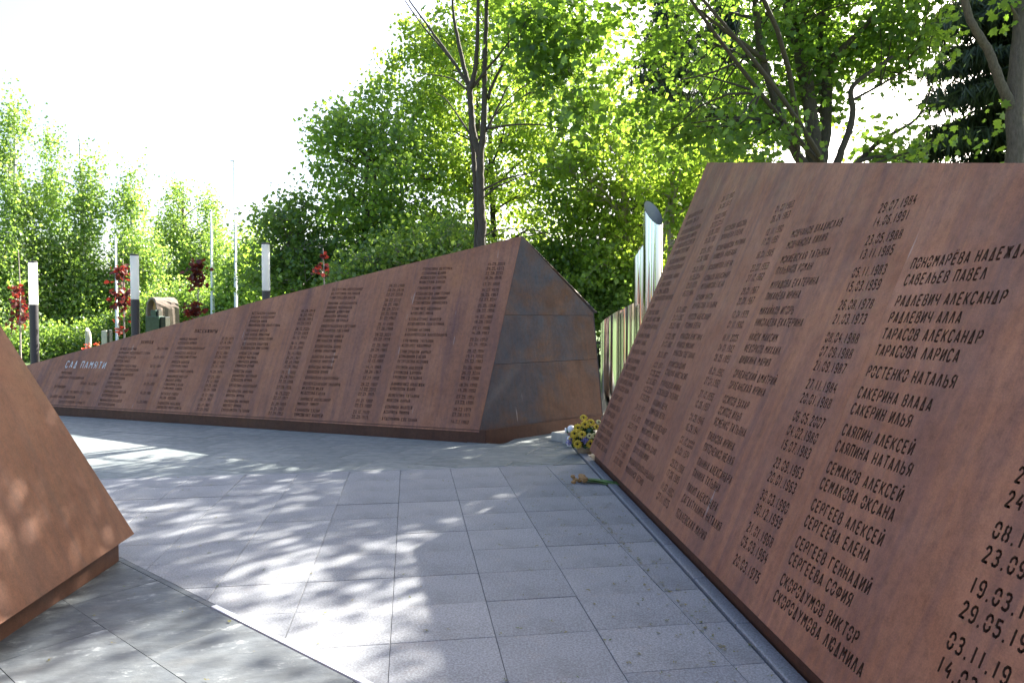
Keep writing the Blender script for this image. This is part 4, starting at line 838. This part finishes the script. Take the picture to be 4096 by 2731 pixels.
def spruce(x, d, height, rad, label, seed, z0=1.0):
    rng = np.random.default_rng(seed); p = at2(x, 732, d); base = np.array([p[0], p[1], -.05])
    root = empty('spruce_tree', base, label, 'tree', 'park trees'); mb = MB(); mb.tube([(0, 0, 0), (0, 0, height * .5), (0, 0, height)], [.22, .13, .02], 9)
    P = []
    z = z0
    while z < height - .3:
        f = 1 - z / height; L = rad * (f ** .75) + .2
        for k in range(9):
            q = rng.uniform(0, 2 * math.pi); l = L * rng.uniform(.75, 1.1); dr = np.array([math.cos(q), math.sin(q), 0]); n = 9
            t = np.linspace(0, 1, n)[:, None]; pts = np.array([0, 0, z]) + dr * l * t + np.array([0, 0, 1.0]) * (-.34 * l * t + .16 * l * t ** 2.6)
            mb.tube(pts, np.linspace(.035, .006, n), 4, False)
            m = int(170 * l); tt = rng.uniform(.12, 1, m); side = np.array([-dr[1], dr[0], 0])
            b = np.array([0, 0, z]) + dr * (l * tt)[:, None] + np.array([0, 0, 1.0]) * (-.34 * l * tt + .16 * l * tt ** 2.6)[:, None]
            b = b + side * (rng.uniform(-1, 1, m) * .34 * l * (1 - tt * .6))[:, None]; P.append(b)
        z += .42
    mb.build('trunk', M_BARKD, root, True)
    P = np.concatenate(P); T = (np.array([(-.03, 0, 0), (.03, 0, 0), (.05, .55, 0), (0, 1, 0), (-.05, .55, 0)]), np.array([(0, 1, 2), (0, 2, 3), (0, 3, 4)]))
    V, F = scatter_leaves(P, .34, T, rng, up=.0, droop=1.1); link('crown', np_mesh('crown', V, faces=F), M_SPRUCE, root); return root
spruce(1530, 20, 11, 2.7, 'dark spruce with hanging twigs behind the tallest polished pipe', 5)
spruce(1650, 23, 13, 3.0, 'dark spruce half hidden behind the large many-stemmed maple', 6)
spruce(2330, 16, 14, 3.4, 'dark drooping spruce behind the slender brown trunk', 7, .6)

# park trees behind the viewer, mirrored in the polished pipes
src = [o for o in COL.objects if o.get('category') == 'tree' and o.parent is None and o.name.startswith(('linden', 'maple'))]
pick_ = {o['label'][:14]: o for o in src}
for i, (key, x, y, rz, lab) in enumerate([('dark-green lin', -9, -9, 40, 'linden standing behind the viewer left of the plaza'), ('bright maple w', 3, -13, 160, 'leafy maple standing behind the viewer'), ('dark-green lin', 10, -10, 250, 'linden standing behind the viewer beyond the tall wall'), ('bright maple w', -14, 3, 300, 'leafy maple left of the blank wall outside the view')]):
    o = copy_tree(pick_[key]); o.location = (x, y, -.05); o.rotation_euler = (0, 0, R(rz)); o['label'] = lab
# crimson maple saplings
def sapling(x, d, ytop, y0, y1, w, label, seed, n=26, lean=0.0):
    rng = np.random.default_rng(seed); t = at2(x, ytop, d); b = (t[0] - lean, t[1], -.05)
    tr = [(*b, .022), (b[0] + lean * .4, b[1], t[2] * .4, .018), (b[0] + lean * .7 + .02, b[1], t[2] * .75, .013), (t[0], t[1], t[2], .005)]
    bl = []
    for k in range(6):
        f = (k + .5) / 6; bl.append(blobpx(x - lean * 8 + rng.uniform(-4, 4), y0 + (y1 - y0) * f, d, w * (.45 + .55 * f), (y1 - y0) / 11, w * .7 / 1608 * d, 1.0))
    return tree('crimson_maple', label, 'crimson maple saplings', [tr], bl, n, 8, .085, FV, M_RED, M_PALEBARK, seed, crad=.085, limbs=9, shell=.1, twig=.004, cat='sapling')
sapling(42, 15.5, 575, 655, 750, 18, 'red-leaved maple sapling with a long bare tip beside the lamp nearest the blank wall', 91, 25)
sapling(282, 15.2, 595, 610, 770, 18, 'red-leaved maple sapling beside the middle lamp and a white pole', 92, 34)
sapling(452, 15.5, 590, 600, 730, 17, 'red-leaved maple sapling between the round-topped stone and a white flagpole', 93, 32)
sapling(742, 12.2, 570, 585, 640, 7, 'small dark red sapling just behind the long wall below the linden', 94, 5)

# ------------------------------------------------------------------ lamps, poles, stones
M_DIFF = bpy.data.materials.new('opal_diffuser'); M_DIFF.use_nodes = True
_nt = M_DIFF.node_tree; _b = _nt.nodes['Principled BSDF']; _b.inputs['Roughness'].default_value = .35
_nt.links.new(mix(_nt, noise(_nt, coords(_nt), 3), (.86, .87, .88), (.92, .92, .92)), _b.inputs['Base Color'])
_t = _nt.nodes.new('ShaderNodeBsdfTranslucent'); _t.inputs[0].default_value = (.9, .9, .9, 1); _m = _nt.nodes.new('ShaderNodeMixShader'); _m.inputs[0].default_value = .5
_nt.links.new(_b.outputs[0], _m.inputs[1]); _nt.links.new(_t.outputs[0], _m.inputs[2]); _nt.links.new(_m.outputs[0], _nt.nodes['Material Output'].inputs[0])
def lamp(x, d, ytop, ybot, label):
    c = at2(x, 732, d); zt, zb = at2(x, ytop, d)[2], at2(x, ybot, d)[2]; r = d * .0056
    root = empty('park_lamp', (c[0], c[1], -.06), label, 'lamp', 'lamp columns behind the long wall')
    m = MB(); m.lathe([(.14, 0), (.14, .07), (r, .075), (r, zb - .1), (r * 1.02, zb - .095), (r * 1.02, zb + .06)], 28); m.build('post', M_BLACK, root)
    m = MB(); m.lathe([(r * .98, zb + .061), (r, zb + .08), (r, zt + .03), (r * .98, zt + .045)], 28); m.build('diffuser', M_DIFF, root, True)
    m = MB(); m.lathe([(r * 1.03, zt + .046), (r * 1.03, zt + .07), (r * .9, zt + .078)], 28); m.build('cap', M_BLACK, root)
lamp(78, 14.2, 602, 700, 'black lamp column with white glowing head beside the birch and first red sapling')
lamp(311, 13.8, 586, 688, 'black lamp column with white head beside the round-topped stone')
lamp(612, 13.2, 560, 668, 'black lamp column with white head just above the edge of the long wall')
def flagpole(x, d, ytop, r, label, hook=True):
    c = at2(x, 732, d); zt = at2(x, ytop, d)[2]; root = empty('flagpole', (c[0], c[1], -.06), label, 'flagpole', 'white flagpoles')
    m = MB(); m.lathe([(r * 2.2, 0), (r * 2.2, .05), (r, .06), (r, zt * .45), (r * .82, zt * .452), (r * .5, zt + .06)], 16); m.build('pole', M_POLE, root, True)
    m = MB(); m.lathe([(.012, zt + .061), (r * .9, zt + .075), (r * .9, zt + .10), (.01, zt + .12)], 12); m.tube([(0, 0, zt + .08), (-.08, 0, zt + .09), (-.13, 0, zt + .08)], .018, 6); m.build('truck', M_POLE, root)
    m = MB(); m.tube([(r + .03, -.02, zt), (r + .035, -.02, 1.3)], .006, 5); m.tube([(r + .0, -.02, 1.3), (r + .05, -.02, 1.3)], .012, 5); m.build('halyard', M_POLE, root)
flagpole(542, 24, 372, .05, 'tallest white flagpole with hooked top beside the dark small tree')
flagpole(487.5, 25, 485, .052, 'white flagpole of middle height beside the red sapling near the round-topped stone')
flagpole(268, 26, 548, .05, 'shortest white flagpole rising through the red sapling beside the middle lamp')

M_STONE = simple('brown_sandstone', (.145, .115, .095), .9, var=.45, scale=6, bmp=.5)
M_NICHE = simple('ochre_niche', (.36, .22, .09), .9, var=.3, scale=9)
M_GREENST = simple('green_granite', (.035, .065, .05), .22, var=.5, scale=14)
M_DARKST = simple('dark_polished_granite', (.018, .022, .022), .2, var=.3, scale=20)
M_PALEST = simple('pale_rough_limestone', (.42, .41, .36), .95, var=.3, scale=10, bmp=.5)
# round-topped stone with a niche
d = 20.0; c = at2(374, 732, d); zt = at2(374, 683, d)[2]
root = empty('arched_stone', (c[0], c[1], -.06), 'brown round-topped stone block with ochre arched niche behind the green steles', 'monument')
hw, L, rz = .33, .62, R(-38); H0 = zt - hw + .06
prof = [(-hw, 0)] + [(-hw * math.cos(q), H0 + hw * math.sin(q)) for q in np.linspace(0, math.pi, 17)] + [(hw, 0)]
inn = [(x * .76, z if i in (0, len(prof) - 1) else H0 + (z - H0) * .8) for i, (x, z) in enumerate(prof)]
def rot(x, y, z): return (x * math.cos(rz) - y * math.sin(rz), x * math.sin(rz) + y * math.cos(rz), z)
n = len(prof); rg = random.Random(4)
def wob(p): return (p[0] + rg.uniform(-.012, .012), p[1] + rg.uniform(-.012, .012), p[2] + rg.uniform(-.012, .012))
segs = 6
V = []
for j in range(segs + 1): V += [wob(rot(x, -L / 2 + L * j / segs, z)) for x, z in prof]
F = []
for j in range(segs):
    for i in range(n - 1): F.append((j * n + i, j * n + i + 1, (j + 1) * n + i + 1, (j + 1) * n + i))
F.append(tuple(segs * n + i for i in range(n)))
o0 = len(V); V += [rot(x, -L / 2, z) for x, z in inn]
for i in range(n - 1): F.append((i, o0 + i, o0 + i + 1, i + 1))
o1 = len(V); V += [rot(x, -L / 2 + .16, z) for x, z in inn]
for i in range(n - 1): F.append((o0 + i, o1 + i, o1 + i + 1, o0 + i + 1))
m = MB(); m.add(V, F); m.build('block', M_STONE, root)
m = MB(); m.add([rot(x, -L / 2 + .15, z) for x, z in inn], [tuple(range(n))]); m.build('niche', M_NICHE, root)
# green steles in front
d = 18.3
def stele(x0, x1, ytop, d, depth, mat, label, name='granite_stele', side=None, rz=0.0, rough=False):
    a, b = at2(x0, 732, d), at2(x1, 732, d); zt = at2(x0, ytop, d)[2]; w = b[0] - a[0]
    root = empty(name, ((a[0] + b[0]) / 2, a[1] + depth / 2, -.06), label, 'stele')
    m = MB()
    if rough:
        rg = random.Random(int(x0)); k = 7; pts = []
        V = []
        for j in range(k):
            z = (zt + .06) * j / (k - 1); s = 1 - .25 * (j / (k - 1)) ** 2
            for q in range(8):
                an = 2 * math.pi * (q + .5) / 8; V.append((w * .56 * s * math.cos(an) * rg.uniform(.85, 1.1), depth * .56 * s * math.sin(an) * rg.uniform(.85, 1.1), z + (rg.uniform(-.08, .08) if j == k - 1 else 0)))
        F = [(j * 8 + q, j * 8 + (q + 1) % 8, (j + 1) * 8 + (q + 1) % 8, (j + 1) * 8 + q) for j in range(k - 1) for q in range(8)] + [tuple((k - 1) * 8 + q for q in range(8))]
        m.add(V, F); m.build('shaft', mat, root)
    else:
        m.box((0, 0, (zt + .06) / 2), (w, depth, zt + .06), rz, .012); m.build('slab', mat, root)
        if side is not None:
            m = MB(); m.box((w * .72, .02, (zt + side + .06) / 2), (w * .4, depth * .8, zt + .06 + side), rz, .012); m.build('wing', M_DARKST, root)
        m = MB(); m.box((0, 0, .04), (w + .16, depth + .16, .08), rz, .01); m.build('foot', M_GREENST, root)
    return root
stele(334, 365, 726, d, .30, M_GREENST, 'dark green polished granite block before the round-topped stone', side=-.02)
stele(346, 358, 712, d + .8, .22, M_GREENST, 'taller narrow green stele standing between the granite block and the round-topped stone', side=.0)
stele(191, 204, 758, 18, .16, M_PALEST, 'pale rough-topped stone stele with red flowers at its foot', 'stone_stele', rough=True)
stele(232, 244, 759, 18, .16, M_PALEST, 'slim stele with pale face and black side beside the red sapling', 'stone_stele', side=.02)
# red flowers near the stones
M_REDFL = leafmat('red_petal', (.45, .03, .02), (.7, .08, .04), (.7, .1, .05), .3)
for i, (x, y, d) in enumerate([(197, 800, 16), (220, 786, 16.4), (204, 790, 17)]):
    c = at2(x, y, d); root = empty('red_flowers', (c[0], c[1], -.06), ['red flowers standing at the foot of the pale rough stele', 'bunch of red flowers between the two slim steles', 'small red flower beside the pale rough stele'][i], 'flowers')
    m = MB(); rg = random.Random(i)
    for k in range(5): m.tube([(rg.uniform(-.05, .05), 0, 0), (rg.uniform(-.08, .08), rg.uniform(-.05, .05), c[2] + .04)], .006, 4)
    m.build('stems', M_SHRUB, root)
    rng = np.random.default_rng(i); V, F = scatter_leaves(rng.normal(size=(26, 3)) * np.array([.035, .03, .025]) + np.array([0, 0, c[2] + .03]), .04, QD, rng, up=.1); link('petals', np_mesh('petals', V, faces=F), M_REDFL, root)['kind'] = 'stuff'

# ------------------------------------------------------------------ tributes by the walls
M_YEL = leafmat('yellow_petal', (.55, .38, .02), (.72, .55, .06), (.75, .6, .05), .25); M_PALEY = leafmat('cream_petal', (.6, .55, .25), (.7, .66, .35), (.6, .6, .3), .25)
M_VIO = leafmat('violet_petal', (.16, .12, .36), (.32, .28, .55), (.3, .25, .5), .25); M_CORE = simple('flower_core', (.02, .012, .008), .9)
M_WICK = simple('wicker', (.36, .27, .17), .8, var=.4, scale=60, bmp=.5); M_GREENL = leafmat('basket_leaf', (.015, .05, .02), (.03, .08, .03), (.06, .14, .03), .2)
bc = np.array([.845, 8.03, 0])
root = empty('flower_basket', bc, 'wicker basket of yellow daisies and violet flowers between the two name walls', 'flowers')
m = MB(); m.lathe([(.075, 0), (.095, .03), (.115, .085), (.12, .10), (.105, .10), (.09, .04)], 24); m.build('basket', M_WICK, root)
rng = np.random.default_rng(2)
dirs = rng.normal(size=(520, 3)); dirs[:, 2] = np.abs(dirs[:, 2]); dirs /= np.linalg.norm(dirs, axis=1)[:, None]
V, F = scatter_leaves(dirs * rng.uniform(.5, 1, 520)[:, None] * np.array([.155, .15, .27]) + np.array([0, 0, .10]), .055, QD, rng); link('foliage', np_mesh('foliage', V, faces=F), M_GREENL, root)
def daisy(root, p, nrm, r, pm, core=.2, npet=13):
    nrm = np.array(nrm, float); nrm /= np.linalg.norm(nrm); a = np.cross(nrm, [0, 0, 1.0]); a /= np.linalg.norm(a) + 1e-6; b = np.cross(nrm, a); V, F = [], []
    for lay in (0, 1):
        for k in range(npet):
            q = 2 * math.pi * (k + .5 * lay) / npet; d1 = a * math.cos(q) + b * math.sin(q); s1 = -a * math.sin(q) + b * math.cos(q); w = r * .17; rr = r * (1 - .2 * lay); i = len(V)
            V += [d1 * r * .15, d1 * rr * .6 + s1 * w + nrm * (.012 + .006 * lay), d1 * rr + nrm * .004 * (1 + lay), d1 * rr * .6 - s1 * w + nrm * (.012 + .006 * lay)]; F += [(i, i + 1, i + 2, i + 3)]
    m = MB(); m.add([np.array(v) + p for v in V], F); h = m.build('flower_head', pm, root)
    m = MB(); V = [nrm * .022]; V += [(a * math.cos(q) + b * math.sin(q)) * r * core + nrm * .014 for q in np.linspace(0, 2 * math.pi, 9)[:-1]]
    m.add([np.array(v) + p for v in V], [(0, i + 1, (i + 1) % 8 + 1) for i in range(8)]); m.build('flower_core', M_CORE, h)
for dx, dz, dy, r, mt in [(-.09, .30, -.05, .062, M_YEL), (-.01, .34, -.06, .06, M_YEL), (.06, .36, -.03, .055, M_YEL), (-.13, .24, -.08, .06, M_YEL), (-.05, .24, -.14, .055, M_YEL), (.03, .225, -.15, .04, M_PALEY), (.085, .225, -.14, .042, M_PALEY),
                          (-.10, .13, -.13, .06, M_YEL), (.04, .14, -.16, .062, M_YEL), (-.16, .17, -.05, .05, M_YEL), (.12, .31, -.06, .045, M_YEL), (.15, .36, -.02, .04, M_PALEY), (.10, .13, -.12, .05, M_YEL), (-.02, .41, .0, .05, M_YEL)]:
    daisy(root, np.array([dx, dy, dz]), (dx * 2.5, -1 + .3 * abs(dx), .45 + (dz - .2) * 2), r, mt)
V, F = scatter_leaves(rng.normal(size=(90, 3)) * np.array([.022, .015, .022]) + np.array([-.015, -.165, .185]), .018, QD, rng, up=0); link('violet_cluster', np_mesh('violet_cluster', V, faces=F), M_VIO, root)['kind'] = 'stuff'
V, F = scatter_leaves(rng.normal(size=(60, 3)) * np.array([.02, .012, .02]) + np.array([-.19, -.07, .145]), .018, QD, rng, up=0); link('violet_cluster', np_mesh('violet_cluster', V, faces=F), M_VIO, root)['kind'] = 'stuff'
# granite blocks at the end of the paving
for (x, y, sx, sy, sz, lab) in [(.66, 8.92, .24, .20, .105, 'pale stone block stepping up beside the end face of the long wall'), (.83, 8.70, .34, .22, .13, 'pale stone block under the green candle jar behind the basket')]:
    o = MB(); o.box((0, 0, sz / 2 - .01), (sx, sy, sz + .02), R(41), .008); o = o.build('stone_block', M_PALEST); o.location = (x, y, 0); tag(o, lab, 'stone block', 'pale stone blocks')
M_JAR, _n, _l, _b = newmat('green_glass_jar'); _b.inputs['Base Color'].default_value = (.02, .12, .07, 1); _b.inputs['Roughness'].default_value = .12
_l.new(mix(M_JAR.node_tree, noise(M_JAR.node_tree, coords(M_JAR.node_tree), 12), (.012, .09, .05), (.03, .16, .09)), _b.inputs['Base Color'])
M_WHITE = simple('white_glaze', (.78, .78, .80), .4, var=.08); M_BROWNF = simple('brown_fur', (.22, .13, .09), .9, var=.3, scale=40)
root = empty('candle_jar', (.72, 8.66, .13), 'dark green candle jar lying on the pale stone block', 'candle')
m = MB(); m.tube([(-.045, 0, .036), (-.03, 0, .036), (.04, 0, .036), (.05, 0, .036)], [.030, .036, .036, .028], 16); m.build('jar', M_JAR, root, False)
m = MB(); m.tube([(-.062, 0, .036), (-.0455, 0, .036)], .033, 16); m.build('lid', M_WHITE, root)
FG = .6
root = empty('white_figurine', (.715, 8.42, .0), 'small white figurine with brown collar tucked behind the yellow daisies', 'figurine')
root.scale = (FG, FG, FG)
m = MB(); m.lathe([(.03, 0), (.085, .02), (.095, .10), (.085, .19), (.06, .235)], 20); m.build('body', M_WHITE, root, True)
m = MB(); m.lathe([(.062, .232), (.078, .25), (.075, .285), (.05, .30)], 20); m.build('collar', M_BROWNF, root, True)
m = MB(); m.lathe([(.03, .298), (.068, .32), (.08, .365), (.07, .41), (.035, .438), (.005, .443)], 20); m.build('head', M_WHITE, root, True)
# wilted bouquet on the slabs
M_WILT = leafmat('wilted_petal', (.30, .17, .06), (.46, .28, .12), (.4, .25, .1), .2); M_STEM = leafmat('tulip_stem', (.10, .20, .07), (.20, .33, .14), (.2, .35, .1), .2)
g0 = np.array([.645, 6.60, 0]); g1 = np.array([1.0, 6.50, 0])
root = empty('wilted_bouquet', g0, 'wilted bunch of brown tulips with green stems lying on the granite slabs', 'bouquet'); rg = random.Random(9)
dv = (g1 - g0) / np.linalg.norm(g1 - g0); sv = np.array([-dv[1], dv[0], 0])
for k in range(15):
    p = dv * rg.uniform(-.06, .10) + sv * rg.uniform(-.07, .07) + np.array([0, 0, rg.uniform(.015, .075)]); ax = -dv + sv * rg.uniform(-.9, .9) + np.array([0, 0, rg.uniform(-.2, .4)]); ax /= np.linalg.norm(ax)
    m = MB(); L = rg.uniform(.045, .06)
    m.tube([p, p + ax * L * .3, p + ax * L * .7, p + ax * L], [.008, .019, .017, .004], 7); m.build('flower_head', M_WILT, root)
for k in range(16):
    a = dv * rg.uniform(.02, .1) + sv * rg.uniform(-.04, .04) + np.array([0, 0, rg.uniform(.01, .045)]); e = dv * rg.uniform(.26, .42) + sv * rg.uniform(-.07, .07) + np.array([0, 0, .008])
    m = MB(); mid = (a + e) / 2 + sv * rg.uniform(-.02, .02) + np.array([0, 0, rg.uniform(0, .02)]); q = bezier(a, mid, e, 6)
    if k % 2: m.tube(q, .0042, 5)
    else:
        V = []
        for i, pp in enumerate(q): w = .016 * math.sin(math.pi * (i + .3) / 6); V += [pp + sv * w + np.array([0, 0, .004]), pp + np.array([0, 0, .0005]), pp - sv * w + np.array([0, 0, .006])]
        m.add(V, [f for i in range(5) for f in ((3 * i, 3 * i + 1, 3 * i + 4, 3 * i + 3), (3 * i + 1, 3 * i + 2, 3 * i + 5, 3 * i + 4))])
    m.build('stem' if k % 2 else 'leaf', M_STEM, root)
# fallen maple bits on the slabs
rng = np.random.default_rng(77); pts = []
for k in range(2600):
    x, y = rng.uniform(-3.6, 1.2), rng.uniform(2.2, 8.6)
    if y > 7.9 and x < -.5 - (y - 8) * 2.2: continue
    if x > 1.16 - .079 * (y - 2.98): continue
    if x < -2.3 and y < 4.6: continue
    if rng.random() > .12 + .5 * max(0, (x + .4)) ** 1.5: continue
    pts.append((x, y))
for k in range(120):     # gathered in the joint beside the wall
    v = rng.uniform(3, 6.6); q = PB * (1.449 + rng.normal() * .004) + PA * v; pts.append((q[0], q[1]))
P = []
for x, y in pts:
    for j in range(rng.integers(1, 5)): P.append((x + rng.normal() * .008, y + rng.normal() * .008, .006 + rng.uniform(0, .004)))
P = np.array(P); n = len(P); q = rng.uniform(0, 2 * math.pi, n); s = rng.uniform(.004, .013, n); el = rng.uniform(.2, .5, n)
X = np.stack([np.cos(q), np.sin(q), rng.uniform(-.2, .2, n)], 1) * s[:, None]; Y = np.stack([-np.sin(q), np.cos(q), rng.uniform(-.1, .3, n)], 1) * (s * el)[:, None]
V = np.stack([P - X, P + Y, P + X, P - Y], 1).reshape(-1, 3); V[:, 2] = np.maximum(V[:, 2], .0035); F = (np.arange(n) * 4)[:, None] + np.arange(4)
M_LITTER = leafmat('maple_litter', (.06, .10, .02), (.22, .16, .07), (.15, .2, .04), .2)
tag(link('leaf_litter', np_mesh('leaf_litter', V, faces=F), M_LITTER), 'scattered green and brown maple bits lying on the slabs', 'litter', kind='stuff')
